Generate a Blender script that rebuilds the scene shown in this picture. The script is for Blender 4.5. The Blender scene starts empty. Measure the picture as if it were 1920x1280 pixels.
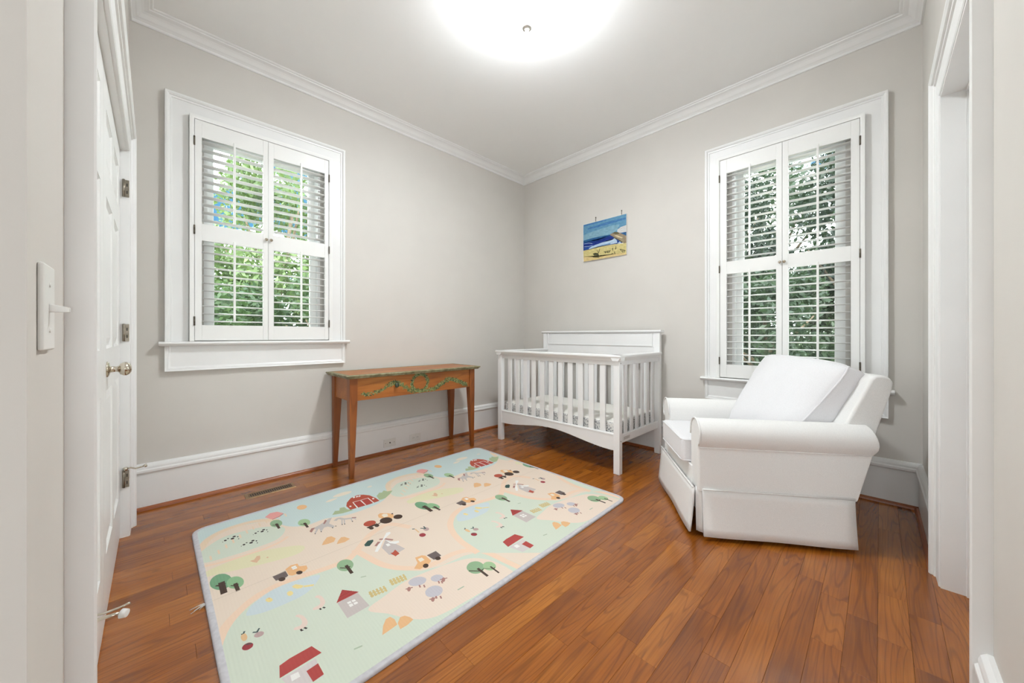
import bpy, bmesh, math, random
from mathutils import Vector, Matrix, noise
random.seed(7)
S = bpy.context.scene
C = S.collection

def lin(c):
    c = c / 255.0
    return c / 12.92 if c <= 0.04045 else ((c + 0.055) / 1.055) ** 2.4
def rgb(r, g, b, k=1.0):
    return (lin(r) * k, lin(g) * k, lin(b) * k, 1.0)

# ------------------------------------------------------------------ camera
TH = 0.7928
cam_d = bpy.data.cameras.new('camera'); cam = bpy.data.objects.new('camera', cam_d); C.objects.link(cam)
cam.location = (0, 0, 1.07)
cam.rotation_euler = (math.pi / 2, 0, -(math.pi / 2 - TH))
cam_d.lens = 679.95 / 1920 * 36; cam_d.sensor_width = 36
cam_d.shift_y = -11.25 / 1920
cam_d.clip_start = 0.01; cam_d.clip_end = 200
S.camera = cam
# ------------------------------------------------------------------ colour management
S.view_settings.view_transform = 'Standard'; S.view_settings.look = 'None'
S.view_settings.gamma = 1.0; S.view_settings.use_curve_mapping = False
S.view_settings.exposure = 0.0
LAMP = 76.0
SKY = 22.0
SUN = 7.0
HALL_FILL = 92.0
# ------------------------------------------------------------------ sky
w = bpy.data.worlds.new('sky'); S.world = w; w.use_nodes = True
nt = w.node_tree; nt.nodes.clear()
def N(nt, t, **k):
    n = nt.nodes.new(t)
    for a, b in k.items():
        setattr(n, a, b)
    return n
tc = N(nt, 'ShaderNodeTexCoord'); mp = N(nt, 'ShaderNodeMapping'); mp.inputs['Scale'].default_value = (2.2, 2.2, 6)
nz = N(nt, 'ShaderNodeTexNoise'); nz.inputs['Scale'].default_value = 1.6; nz.inputs['Detail'].default_value = 5
cr = N(nt, 'ShaderNodeValToRGB'); cr.color_ramp.elements[0].position = .47; cr.color_ramp.elements[1].position = .58
cr.color_ramp.elements[0].color = (.008, .0225, .042, 1); cr.color_ramp.elements[1].color = rgb(250, 252, 255)
sx = N(nt, 'ShaderNodeSeparateXYZ'); hr = N(nt, 'ShaderNodeValToRGB')
hr.color_ramp.elements[0].position = .49; hr.color_ramp.elements[1].position = .51
hr.color_ramp.elements[0].color = (0, 0, 0, 1); hr.color_ramp.elements[1].color = (1, 1, 1, 1)
ma = N(nt, 'ShaderNodeMath', operation='MULTIPLY_ADD'); ma.inputs[1].default_value = .5; ma.inputs[2].default_value = .5
mx = N(nt, 'ShaderNodeMix', data_type='RGBA'); mx.inputs[6].default_value = rgb(96, 112, 80)
bg = N(nt, 'ShaderNodeBackground'); bg.inputs['Strength'].default_value = SKY
wo = N(nt, 'ShaderNodeOutputWorld'); L = nt.links.new
L(tc.outputs['Generated'], mp.inputs[0]); L(mp.outputs[0], nz.inputs['Vector']); L(nz.outputs[0], cr.inputs[0])
L(tc.outputs['Generated'], sx.inputs[0]); L(sx.outputs['Z'], ma.inputs[0]); L(ma.outputs[0], hr.inputs[0])
L(hr.outputs[0], mx.inputs[0]); L(cr.outputs[0], mx.inputs[7]); L(mx.outputs[2], bg.inputs['Color']); L(bg.outputs[0], wo.inputs[0])
# ------------------------------------------------------------------ sun (behind the house, lights the trees)
sd = bpy.data.lights.new('sun', 'SUN'); sd.energy = SUN; sd.angle = .01; sd.color = (1, .95, .86)
sun = bpy.data.objects.new('sun', sd); C.objects.link(sun)
sun.rotation_euler = Vector((.50, .42, -.78)).to_track_quat('-Z', 'Y').to_euler(); sun.location = (-6, -6, 12)
# fill panel added at the far end of the unseen hall, reaching the room through the wide opening behind the camera
hd2 = bpy.data.lights.new('hall_fill_light', 'AREA'); hd2.shape = 'RECTANGLE'; hd2.size = 2.0; hd2.size_y = 1.9; hd2.energy = HALL_FILL; hd2.color = (.93, .98, 1)
h2 = bpy.data.objects.new('hall_fill_light', hd2); C.objects.link(h2); h2.location = (-3.9, -.55, 1.5); h2.rotation_euler = (math.radians(103), 0, math.radians(-84))

hd3 = bpy.data.lights.new('hall_end_fill_light', 'AREA'); hd3.shape = 'RECTANGLE'; hd3.size = 1.8; hd3.size_y = 1.9; hd3.energy = HALL_FILL * .75; hd3.color = (.93, .98, 1)  # second fill panel, added at the hall's other end; no window there
h3 = bpy.data.objects.new('hall_end_fill_light', hd3); C.objects.link(h3); h3.location = (-.2, -3.95, 1.5); h3.rotation_euler = (math.radians(104), 0, math.radians(-5))
# ------------------------------------------------------------------ materials
def mat(name, col, rough=.5, metal=0, spec=.5, coat=0):
    m = bpy.data.materials.new(name); m.use_nodes = True
    b = m.node_tree.nodes['Principled BSDF']
    b.inputs['Base Color'].default_value = col; b.inputs['Roughness'].default_value = rough
    b.inputs['Metallic'].default_value = metal; b.inputs['Specular IOR Level'].default_value = spec
    if coat: b.inputs['Coat Weight'].default_value = coat; b.inputs['Coat Roughness'].default_value = .12
    return m
def noisy(m, c1, c2, scale, lo=.35, hi=.65, bump=0, bscale=None, stretch=(1, 1, 1), coord='Object', detail=3, bdist=.002):
    nt = m.node_tree; L = nt.links.new; b = nt.nodes['Principled BSDF']
    tc = N(nt, 'ShaderNodeTexCoord'); mp = N(nt, 'ShaderNodeMapping'); mp.inputs['Scale'].default_value = stretch
    L(tc.outputs[coord], mp.inputs[0])
    n = N(nt, 'ShaderNodeTexNoise'); n.inputs['Scale'].default_value = scale; n.inputs['Detail'].default_value = detail
    r = N(nt, 'ShaderNodeValToRGB'); r.color_ramp.elements[0].position = lo; r.color_ramp.elements[1].position = hi
    r.color_ramp.elements[0].color = c1; r.color_ramp.elements[1].color = c2
    L(mp.outputs[0], n.inputs['Vector']); L(n.outputs[0], r.inputs[0]); L(r.outputs[0], b.inputs['Base Color'])
    if bump:
        n2 = N(nt, 'ShaderNodeTexNoise'); n2.inputs['Scale'].default_value = bscale or scale; n2.inputs['Detail'].default_value = 2
        bp = N(nt, 'ShaderNodeBump'); bp.inputs['Strength'].default_value = bump; bp.inputs['Distance'].default_value = bdist
        L(mp.outputs[0], n2.inputs['Vector']); L(n2.outputs[0], bp.inputs['Height']); L(bp.outputs[0], b.inputs['Normal'])
    return m
M = {}
M['wall'] = noisy(mat('wall_paint', rgb(218, 213, 206), .6, spec=.3), rgb(215, 211, 205), rgb(218, 214, 208), 3, bump=.06, bscale=180)
M['ceiling'] = noisy(mat('ceiling_paint', rgb(236, 235, 234), .7, spec=.2), rgb(248, 248, 247), rgb(250, 250, 249), 2, bump=.04, bscale=150)
M['trim'] = noisy(mat('trim_paint', rgb(234, 233, 231), .32, spec=.5), rgb(239, 239, 238), rgb(242, 242, 241), 4)
M['shutter'] = noisy(mat('shutter_paint', rgb(236, 235, 232), .35), rgb(242, 242, 240), rgb(244, 244, 242), 6)
M['crib'] = noisy(mat('crib_paint', rgb(243, 243, 243), .33), rgb(243, 243, 243), rgb(245, 245, 245), 5)
M['plastic'] = mat('white_plastic', rgb(232, 231, 227), .35)
M['slot'] = mat('dark_slot', rgb(40, 36, 32), .6)
M['nickel'] = noisy(mat('polished_nickel', rgb(205, 196, 180), .16, 1), rgb(192, 182, 164), rgb(216, 208, 194), 20)
M['hinge'] = noisy(mat('satin_hinge', rgb(150, 143, 130), .38, 1), rgb(140, 133, 120), rgb(160, 152, 140), 40)
M['dark_hinge'] = noisy(mat('aged_hinge', rgb(95, 88, 78), .45, .8), rgb(80, 74, 66), rgb(112, 104, 92), 60)
M['rubber'] = mat('white_rubber', rgb(235, 234, 230), .6)
M['finial'] = noisy(mat('brushed_finial', rgb(170, 166, 158), .5, .1), rgb(162, 158, 150), rgb(178, 174, 166), 40)

def lightpaint(name, col, strength):
    m = bpy.data.materials.new(name); m.use_nodes = True; nt = m.node_tree; b = nt.nodes['Principled BSDF']
    b.inputs['Base Color'].default_value = rgb(245, 243, 238); b.inputs['Emission Color'].default_value = col
    b.inputs['Emission Strength'].default_value = strength; b.inputs['Roughness'].default_value = .3
    return m
M['bowl'] = lightpaint('lit_opal_glass', (.95, 1.0, 1.04, 1), LAMP)

def glass():
    m = bpy.data.materials.new('window_glass'); m.use_nodes = True; nt = m.node_tree; nt.nodes.clear(); L = nt.links.new
    o = N(nt, 'ShaderNodeOutputMaterial'); mx = N(nt, 'ShaderNodeMixShader'); t = N(nt, 'ShaderNodeBsdfTransparent')
    t.inputs[0].default_value = (.93, .97, .95, 1); g = N(nt, 'ShaderNodeBsdfGlossy'); g.inputs['Roughness'].default_value = .02
    f = N(nt, 'ShaderNodeFresnel'); f.inputs[0].default_value = 1.35
    L(f.outputs[0], mx.inputs[0]); L(t.outputs[0], mx.inputs[1]); L(g.outputs[0], mx.inputs[2]); L(mx.outputs[0], o.inputs[0])
    return m
M['glass'] = glass()

def fabric(name, c1, c2, weave=900, bump=.25):
    m = mat(name, c1, .85, spec=.15); b = m.node_tree.nodes['Principled BSDF']
    b.inputs['Sheen Weight'].default_value = .15
    return noisy(m, c1, c2, 240, bump=bump, bscale=weave, stretch=(1, 1, 2.4), bdist=.0012)
M['fabric'] = fabric('white_linen', rgb(232, 231, 229), rgb(240, 239, 237))
M['cushion'] = fabric('white_cushion', rgb(226, 225, 227), rgb(234, 233, 235))
M['dark_under'] = mat('dark_underside', rgb(30, 28, 26), .8)

def wood(name, base, light, dark, line, rough, gscale=1.0, random_tone=.0, axis=0):
    """oak: contour lines of a stretched noise give cathedral grain; Object Info gives each board its own tone"""
    m = mat(name, base, rough, spec=.5); nt = m.node_tree; L = nt.links.new; b = nt.nodes['Principled BSDF']
    tc = N(nt, 'ShaderNodeTexCoord'); oi = N(nt, 'ShaderNodeObjectInfo')
    off = N(nt, 'ShaderNodeMath', operation='MULTIPLY'); off.inputs[1].default_value = 57.0
    L(oi.outputs['Random'], off.inputs[0])
    cmb = N(nt, 'ShaderNodeCombineXYZ'); L(off.outputs[0], cmb.inputs[0]); L(off.outputs[0], cmb.inputs[1]); L(off.outputs[0], cmb.inputs[2])
    add = N(nt, 'ShaderNodeVectorMath', operation='ADD'); L(tc.outputs['Object'], add.inputs[0]); L(cmb.outputs[0], add.inputs[1])
    def stretch(v):
        mp = N(nt, 'ShaderNodeMapping')
        mp.inputs['Scale'].default_value = v if axis == 0 else (v[1], v[1], v[0])
        L(add.outputs[0], mp.inputs[0]); return mp
    m1 = stretch((.75 * gscale, 8 * gscale, 8 * gscale))
    n1 = N(nt, 'ShaderNodeTexNoise'); n1.inputs['Scale'].default_value = 1.0; n1.inputs['Detail'].default_value = 2; n1.inputs['Roughness'].default_value = .3
    L(m1.outputs[0], n1.inputs['Vector'])
    k = N(nt, 'ShaderNodeMath', operation='MULTIPLY'); k.inputs[1].default_value = 120; L(n1.outputs[0], k.inputs[0])
    s = N(nt, 'ShaderNodeMath', operation='SINE'); L(k.outputs[0], s.inputs[0])
    r = N(nt, 'ShaderNodeMapRange'); r.inputs[1].default_value = .66; r.inputs[2].default_value = 1.0; L(s.outputs[0], r.inputs[0])
    m2 = stretch((5, 170, 170)); n2 = N(nt, 'ShaderNodeTexNoise'); n2.inputs['Scale'].default_value = 1; n2.inputs['Detail'].default_value = 3
    L(m2.outputs[0], n2.inputs['Vector'])
    fib = N(nt, 'ShaderNodeMapRange'); fib.inputs[1].default_value = .4; fib.inputs[2].default_value = .72; fib.inputs[4].default_value = .55; L(n2.outputs[0], fib.inputs[0])
    m3 = stretch((2.2, 7, 7)); n3 = N(nt, 'ShaderNodeTexNoise'); n3.inputs['Scale'].default_value = 1; n3.inputs['Detail'].default_value = 2; L(m3.outputs[0], n3.inputs['Vector'])
    tone = N(nt, 'ShaderNodeMath', operation='MULTIPLY_ADD'); tone.inputs[1].default_value = random_tone; L(oi.outputs['Random'], tone.inputs[0])
    sub = N(nt, 'ShaderNodeMath', operation='MULTIPLY_ADD'); sub.inputs[1].default_value = 1.1; sub.inputs[2].default_value = -.05 - random_tone / 2; L(n3.outputs[0], sub.inputs[0]); L(sub.outputs[0], tone.inputs[2])
    cr = N(nt, 'ShaderNodeValToRGB'); cr.color_ramp.elements[0].position = .12; cr.color_ramp.elements[1].position = .9
    cr.color_ramp.elements[0].color = dark; cr.color_ramp.elements[1].color = light
    e = cr.color_ramp.elements.new(.5); e.color = base; L(tone.outputs[0], cr.inputs[0])
    mA = N(nt, 'ShaderNodeMix', data_type='RGBA'); mA.inputs[7].default_value = line; L(cr.outputs[0], mA.inputs[6])
    f1 = N(nt, 'ShaderNodeMath', operation='MULTIPLY'); f1.inputs[1].default_value = .34; L(r.outputs[0], f1.inputs[0]); L(f1.outputs[0], mA.inputs[0])
    mB = N(nt, 'ShaderNodeMix', data_type='RGBA'); mB.inputs[7].default_value = line; L(mA.outputs[2], mB.inputs[6])
    f2 = N(nt, 'ShaderNodeMath', operation='MULTIPLY'); f2.inputs[1].default_value = .6; L(fib.outputs[0], f2.inputs[0]); L(f2.outputs[0], mB.inputs[0])
    # a few knots
    m4 = stretch((2.2, 5.5, 5.5)); vo = N(nt, 'ShaderNodeTexVoronoi'); vo.inputs['Scale'].default_value = 1; L(m4.outputs[0], vo.inputs['Vector'])
    kn = N(nt, 'ShaderNodeMapRange'); kn.inputs[1].default_value = .11; kn.inputs[2].default_value = .03; L(vo.outputs['Distance'], kn.inputs[0])
    wn = N(nt, 'ShaderNodeSeparateColor'); L(vo.outputs['Color'], wn.inputs[0])
    gt = N(nt, 'ShaderNodeMath', operation='GREATER_THAN'); gt.inputs[1].default_value = .8; L(wn.outputs[0], gt.inputs[0])
    km = N(nt, 'ShaderNodeMath', operation='MULTIPLY'); L(kn.outputs[0], km.inputs[0]); L(gt.outputs[0], km.inputs[1])
    km2 = N(nt, 'ShaderNodeMath', operation='MULTIPLY'); km2.inputs[1].default_value = .8; L(km.outputs[0], km2.inputs[0])
    mC = N(nt, 'ShaderNodeMix', data_type='RGBA'); mC.inputs[7].default_value = rgb(66, 34, 16); L(mB.outputs[2], mC.inputs[6]); L(km2.outputs[0], mC.inputs[0])
    L(mC.outputs[2], b.inputs['Base Color'])
    bp = N(nt, 'ShaderNodeBump'); bp.inputs['Strength'].default_value = .12; bp.inputs['Distance'].default_value = .0006
    L(fib.outputs[0], bp.inputs['Height']); L(bp.outputs[0], b.inputs['Normal'])
    return m
M['floor'] = wood('oak_floor', rgb(156, 88, 24), rgb(182, 112, 38), rgb(124, 66, 18), rgb(84, 40, 10), .22, 1.0, .34)
M['floor'].node_tree.nodes['Principled BSDF'].inputs['Coat Weight'].default_value = .25
M['floor'].node_tree.nodes['Principled BSDF'].inputs['Coat Roughness'].default_value = .14
M['shoe'] = wood('oak_shoe', rgb(160, 88, 42), rgb(176, 104, 54), rgb(128, 66, 32), rgb(104, 54, 26), .35, 1, .1)
M['gap'] = mat('dark_joint', rgb(84, 46, 22), .7)
M['pine'] = wood('stained_pine', rgb(172, 102, 40), rgb(200, 134, 60), rgb(140, 76, 26), rgb(120, 62, 22), .38, .8, .15)
M['pine_leg'] = wood('stained_pine_leg', rgb(146, 80, 30), rgb(170, 100, 42), rgb(114, 58, 20), rgb(92, 44, 14), .38, .8, .15, axis=2)
M['green_edge'] = noisy(mat('green_painted_edge', rgb(120, 118, 82), .5), rgb(112, 104, 72), rgb(158, 154, 120), 22)
for k, c in dict(leafA=(104, 116, 66), leafB=(62, 78, 46), leafC=(140, 144, 92)).items(): M[k] = mat('painted_' + k.replace('leafA', 'leaf').replace('leafB', 'dark_leaf').replace('leafC', 'pale_leaf'), rgb(*c), .5)
M['green_knob'] = noisy(mat('dark_green_paint', rgb(48, 62, 48), .35), rgb(40, 52, 40), rgb(62, 80, 60), 60)
M['register'] = noisy(mat('bronze_register', rgb(150, 120, 84), .4, .55), rgb(138, 108, 74), rgb(162, 132, 96), 40)
M['matbase'] = noisy(mat('mat_binding', rgb(200, 198, 202), .8, spec=.2), rgb(194, 192, 196), rgb(206, 204, 208), 60, bump=.2, bscale=700)
M['thread'] = mat('white_thread', rgb(225, 222, 216), .9)
PC = dict(base=(230, 213, 196), sky=(200, 216, 214), fence=(230, 208, 182), mint=(209, 217, 201), peach=(236, 208, 184), yellow=(224, 218, 182), cream=(232, 214, 198), pond=(202, 214, 217),
  sun=(232, 186, 136), cloud=(232, 222, 205), bush=(170, 184, 146), barn=(178, 84, 66), barn_dark=(172, 72, 64), white=(236, 234, 230), kite=(228, 160, 154), kite_dark=(160, 120, 120), bark=(74, 58, 50),
  tree_dark=(118, 160, 126), tree_light=(142, 182, 140), tree_mid=(146, 176, 140), tree_pale=(164, 194, 150), black=(50, 44, 42), horse=(196, 188, 184), mane=(168, 124, 116), hay=(228, 182, 134), cargo=(110, 98, 96),
  orange=(230, 180, 130), fox=(218, 180, 148), wall_grey=(198, 188, 184), green_dark=(62, 88, 82), veg_orange=(222, 184, 140), mauve=(184, 158, 154), crimson=(152, 60, 66), leaf_dark=(70, 88, 88), duck=(232, 214, 150),
  goose=(228, 208, 196), roof=(176, 74, 70), roof_line=(140, 50, 54), picket=(204, 184, 128), wool=(196, 192, 198), wall_pale=(210, 202, 200), tuft=(170, 184, 160), fold=(204, 188, 170),
  p_sky=(96, 146, 178), p_sky_light=(128, 168, 186), p_sky_deep=(70, 120, 172), p_cloud=(206, 206, 204), p_sea_far=(40, 92, 140), p_sea=(30, 66, 140), p_sea_deep=(24, 48, 128), p_foam=(178, 200, 222), p_wave=(110, 150, 196),
  p_cliff=(150, 134, 110), p_cliff_dark=(92, 88, 60), p_cliff_lite=(206, 190, 150), p_sand=(206, 192, 132), p_sand_warm=(214, 190, 134), p_chair=(74, 74, 50))
PM = {}
for k, c in PC.items():
    m = mat('print_' + k, rgb(*c), .62, spec=.25); PM[k] = m
    if not k.startswith('p_'):
        nt = m.node_tree; b = nt.nodes['Principled BSDF']   # ribbed foam: fine ridges
        t_ = N(nt, 'ShaderNodeTexCoord'); wv = N(nt, 'ShaderNodeTexWave'); wv.inputs['Scale'].default_value = 28; wv.bands_direction = 'X'
        bp = N(nt, 'ShaderNodeBump'); bp.inputs['Strength'].default_value = .25; bp.inputs['Distance'].default_value = .001
        nt.links.new(t_.outputs['Object'], wv.inputs['Vector']); nt.links.new(wv.outputs['Fac'], bp.inputs['Height']); nt.links.new(bp.outputs[0], b.inputs['Normal'])
    else:
        c1 = rgb(*[max(0, x - 14) for x in c]); c2 = rgb(*[min(255, x + 12) for x in c])
        noisy(m, c1, c2, 30, .3, .7, bump=.4, bscale=60, stretch=(1, 1, 3))

# ------------------------------------------------------------------ mesh helpers
class MB:
    def __init__(s): s.v = []; s.f = []; s.m = []; s.sm = []
    def add(s, vs, fs, mi=0, smooth=False):
        o = len(s.v); s.v += [tuple(v) for v in vs]
        for f in fs: s.f.append([i + o for i in f]); s.m.append(mi); s.sm.append(smooth)
    def box(s, x0, x1, y0, y1, z0, z1, T=None, mi=0):
        vs = [(x, y, z) for x in (x0, x1) for y in (y0, y1) for z in (z0, z1)]
        if T: vs = [T(*v) for v in vs]
        s.add(vs, [(0, 1, 3, 2), (4, 6, 7, 5), (0, 4, 5, 1), (2, 3, 7, 6), (0, 2, 6, 4), (1, 5, 7, 3)], mi)
    def prism(s, poly, a, b, T, mi=0, smooth=False):
        """poly in (p,q), extruded a..b ; T(p,q,r)->xyz ; a,b may be functions of (p,q)"""
        fa = a if callable(a) else (lambda p, q: a); fb = b if callable(b) else (lambda p, q: b)
        n = len(poly); vs = [T(p, q, fa(p, q)) for p, q in poly] + [T(p, q, fb(p, q)) for p, q in poly]
        s.add(vs, [[i, (i + 1) % n, n + (i + 1) % n, n + i] for i in range(n)], mi, smooth)
        s.add(vs, [list(range(n))[::-1], list(range(n, 2 * n))], mi)
    def lathe(s, prof, c, axis='Z', n=32, mi=0, T=None):
        vs = []
        for r, h in prof:
            for i in range(n):
                a = 2 * math.pi * i / n; p, q = r * math.cos(a), r * math.sin(a)
                v = {'Z': (p, q, h), 'X': (h, p, q), 'Y': (p, h, q)}[axis]
                v = (v[0] + c[0], v[1] + c[1], v[2] + c[2]); vs.append(T(*v) if T else v)
        fs = [[j * n + i, j * n + (i + 1) % n, (j + 1) * n + (i + 1) % n, (j + 1) * n + i] for j in range(len(prof) - 1) for i in range(n)]
        s.add(vs, fs, mi, True)
        s.add(vs[:n], [list(range(n))[::-1]], mi); s.add(vs[-n:], [list(range(n))], mi)
    def tube(s, path, r, n=8, mi=0):
        rs = r if isinstance(r, (list, tuple)) else [r] * len(path); vs = []
        for i, p in enumerate(path):
            p = Vector(p); a = Vector(path[max(i - 1, 0)]); b = Vector(path[min(i + 1, len(path) - 1)]); d = (b - a).normalized()
            u = d.cross(Vector((0, 0, 1)));
            if u.length < .05: u = d.cross(Vector((0, 1, 0)))
            u.normalize(); w_ = d.cross(u)
            for k in range(n):
                t = 2 * math.pi * k / n; vs.append(p + (u * math.cos(t) + w_ * math.sin(t)) * rs[i])
        m = len(path)
        s.add(vs, [[j * n + i, j * n + (i + 1) % n, (j + 1) * n + (i + 1) % n, (j + 1) * n + i] for j in range(m - 1) for i in range(n)], mi, True)
        s.add(vs[:n], [list(range(n))[::-1]], mi); s.add(vs[-n:], [list(range(n))], mi)
    def mesh(s, name, mats, fix=True):
        me = bpy.data.meshes.new(name); me.from_pydata(s.v, [], s.f)
        for m_ in (mats if isinstance(mats, list) else [mats]): me.materials.append(m_)
        me.polygons.foreach_set('material_index', s.m); me.polygons.foreach_set('use_smooth', s.sm)
        if fix:
            bm = bmesh.new(); bm.from_mesh(me); bmesh.ops.remove_doubles(bm, verts=bm.verts, dist=1e-6)
            bmesh.ops.recalc_face_normals(bm, faces=bm.faces); bm.to_mesh(me); bm.free()
        me.update(); return me
    def build(s, name, mats, parent=None, bevel=0, seg=2, fix=True, kind=None, smooth=False, sub=0):
        o = bpy.data.objects.new(name, s.mesh(name, mats, fix)); C.objects.link(o)
        if parent is not None: o.parent = parent
        if smooth:
            for p in o.data.polygons: p.use_smooth = True
        if bevel:
            b = o.modifiers.new('b', 'BEVEL'); b.width = bevel; b.segments = seg; b.limit_method = 'ANGLE'; b.angle_limit = .6; b.harden_normals = False
            for p in o.data.polygons: p.use_smooth = True
            o.modifiers.new('w', 'WEIGHTED_NORMAL')
        if sub:
            b = o.modifiers.new('s', 'SUBSURF'); b.levels = sub; b.render_levels = sub
        if kind: o['kind'] = kind
        return o
def empty(name, loc=(0, 0, 0), rz=0, label=None, cat=None, group=None, kind=None, parent=None):
    o = bpy.data.objects.new(name, None); C.objects.link(o); o.location = loc; o.rotation_euler = (0, 0, rz); o.empty_display_size = .05
    tag(o, label, cat, group, kind)
    if parent is not None: o.parent = parent
    return o
def tag(o, label=None, cat=None, group=None, kind=None):
    if label: o['label'] = label
    if cat: o['category'] = cat
    if group: o['group'] = group
    if kind: o['kind'] = kind
    return o

def offs(pts, closed):
    """mitred unit offsets (left normal) for a 2-D path"""
    n = len(pts); out = []
    for i in range(n):
        def nrm(a, b):
            dx, dy = b[0] - a[0], b[1] - a[1]; l = math.hypot(dx, dy); return (-dy / l, dx / l)
        n1 = nrm(pts[i - 1], pts[i]) if (closed or i > 0) else None
        n2 = nrm(pts[i], pts[(i + 1) % n]) if (closed or i < n - 1) else None
        if n1 is None: out.append(n2); continue
        if n2 is None: out.append(n1); continue
        d = 1 + n1[0] * n2[0] + n1[1] * n2[1]; out.append(((n1[0] + n2[0]) / d, (n1[1] + n2[1]) / d))
    return out
def sweep(mb, pts, prof, T, closed=False, seg=None, mi=0):
    """prof: list of (w,n) closed polygon. T(a,b,n)->xyz"""
    of = offs(pts, closed); n = len(pts); k = len(prof)
    rings = [[T(pts[i][0] + of[i][0] * w_, pts[i][1] + of[i][1] * w_, h) for w_, h in prof] for i in range(n)]
    segs = [seg] if seg is not None else range(n if closed else n - 1)
    for i in segs:
        a, b = rings[i], rings[(i + 1) % n]
        vs = a + b; mb.add(vs, [[j, (j + 1) % k, k + (j + 1) % k, k + j] for j in range(k)], mi)
        if not closed or seg is not None:
            if i == 0 or seg is not None: mb.add(a, [list(range(k))], mi)
            if i == n - 2 or seg is not None: mb.add(b, [list(range(k))], mi)

# ------------------------------------------------------------------ room frame
A, B, D = 3.1843, 3.3514, -.1086       # north (Y), east (X), west (X)
H = 3.05
def EY(s): return -.196 + (s - 1.47) * .0066
TN = lambda s, z, n: (s, A - n, z)
TE = lambda s, z, n: (B - n, s, z)
TW = lambda s, z, n: (D + n, s, z)
TS = lambda s, z, n: (s, EY(s) + n, z)
WT = .16
def wall(name, T, s0, s1, holes):
    mb = MB(); xs = sorted({s0, s1} | {h[0] for h in holes} | {h[1] for h in holes}); zs = sorted({0., H} | {h[2] for h in holes} | {h[3] for h in holes})
    for i in range(len(xs) - 1):
        for j in range(len(zs) - 1):
            cx, cz = (xs[i] + xs[i + 1]) / 2, (zs[j] + zs[j + 1]) / 2
            if any(h[0] < cx < h[1] and h[2] < cz < h[3] for h in holes): continue
            mb.box(xs[i], xs[i + 1], zs[j], zs[j + 1], -WT, 0, T)
    me = mb.mesh(name, M['wall'], False)
    bm = bmesh.new(); bm.from_mesh(me); bmesh.ops.remove_doubles(bm, verts=bm.verts, dist=1e-5)
    seen = {}
    for f in bm.faces: seen.setdefault(tuple(sorted(v.index for v in f.verts)), []).append(f)
    bmesh.ops.delete(bm, geom=[f for fs in seen.values() if len(fs) > 1 for f in fs], context='FACES')
    bmesh.ops.recalc_face_normals(bm, faces=bm.faces); bm.to_mesh(me); bm.free()
    o = bpy.data.objects.new(name, me); C.objects.link(o); o['kind'] = 'structure'; return o
# windows: (s0, s1, z0, z1) of the rough opening
WA = (.235, .955, 1.06, 2.44); WB = (.165, .845, .76, 2.45)
CL = (1.10, 2.818, 0., 2.055)          # closet
DR = (1.59, 2.382, 0., 2.09)           # right doorway
EN = (-.45, .713, 0., 2.3)            # wide opening to the added hall behind the camera
wall('wall_north', TN, D - WT, B + WT, [WA]); wall('wall_east', TE, -.45, A, [WB])
wall('wall_west', TW, -.45, A, [CL, EN]); wall('wall_south', TS, D, B, [DR, (D, 1.02, 0., 2.3)])  # south corner opening is unseen, added to let the fill light in
mb = MB(); mb.box(D - WT - 4.1, B + WT, -4.2, A + WT, H, H + .1); mb.build('ceiling', M['ceiling'])['kind'] = 'structure'

def plainwall(nm, *b_):  # shell of the unseen hall, added to carry fill light into the room
    mb = MB(); mb.box(*b_); mb.build(nm, M['wall'])['kind'] = 'structure'
plainwall('wall_added_hall_west', -4.20, -4.10, -4.2, 1.1, 0, H); plainwall('wall_added_hall_south', -4.2, 1.7, -4.2, -4.1, 0, H); plainwall('wall_added_hall_east', 1.58, 1.68, -4.1, EY(1.5) - WT, 0, H)
plainwall('wall_added_hall_north', -4.1, D - WT, 1.0, 1.1, 0, H)
# ------------------------------------------------------------------ floor with single oak strips
fl_ = MB(); fl_.box(D - WT - 4.1, B + WT, -4.2, A + WT, -.06, -.0045); floor = fl_.build('floor', M['gap']); floor['kind'] = 'structure'
PW = .0832
lens = [.32, .45, .58, .72, .86, 1.02, 1.18]
pm = {}
def plank_mesh(l):
    k = round(l, 3)
    if k not in pm:
        m_ = MB(); b_ = .0004; x, y = k / 2 - .00012, PW / 2 - .00015
        top = [(-x + b_, -y + b_, 0), (x - b_, -y + b_, 0), (x - b_, y - b_, 0), (-x + b_, y - b_, 0)]
        rim = [(-x, -y, -.0008), (x, -y, -.0008), (x, y, -.0008), (-x, y, -.0008)]
        bot = [(a, b, -.0044) for a, b, c in rim]
        m_.add(top + rim + bot, [(0, 1, 2, 3)] + [(i, (i + 1) % 4, 4 + (i + 1) % 4, 4 + i)[::-1] for i in range(4)] + [(4 + i, 4 + (i + 1) % 4, 8 + (i + 1) % 4, 8 + i)[::-1] for i in range(4)])
        pm[k] = m_.mesh('plank', M['floor'])
    return pm[k]
rnd = random.Random(11); y = -.16 - PW * 2; row = 0; npl = 0
while y < A:
    x = D - .02 - rnd.random() * .5; first = True
    xmax = B
    while x < xmax - .02:
        l = rnd.choice(lens)
        x0 = max(x, D - .06); x1 = min(x + l, xmax)
        if xmax - x1 < .12: x1 = xmax
        if x1 - x0 > .05:
            l2 = round(x1 - x0, 3)
            o = bpy.data.objects.new('plank', plank_mesh(l2)); C.objects.link(o); o.parent = floor
            o.location = ((x0 + x1) / 2, y + PW / 2, 0); npl += 1
            if rnd.random() < .5: o.rotation_euler = (0, 0, math.pi)
        x = x1 if x1 >= xmax else x + l
    y += PW; row += 1
print('planks', npl)

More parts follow.
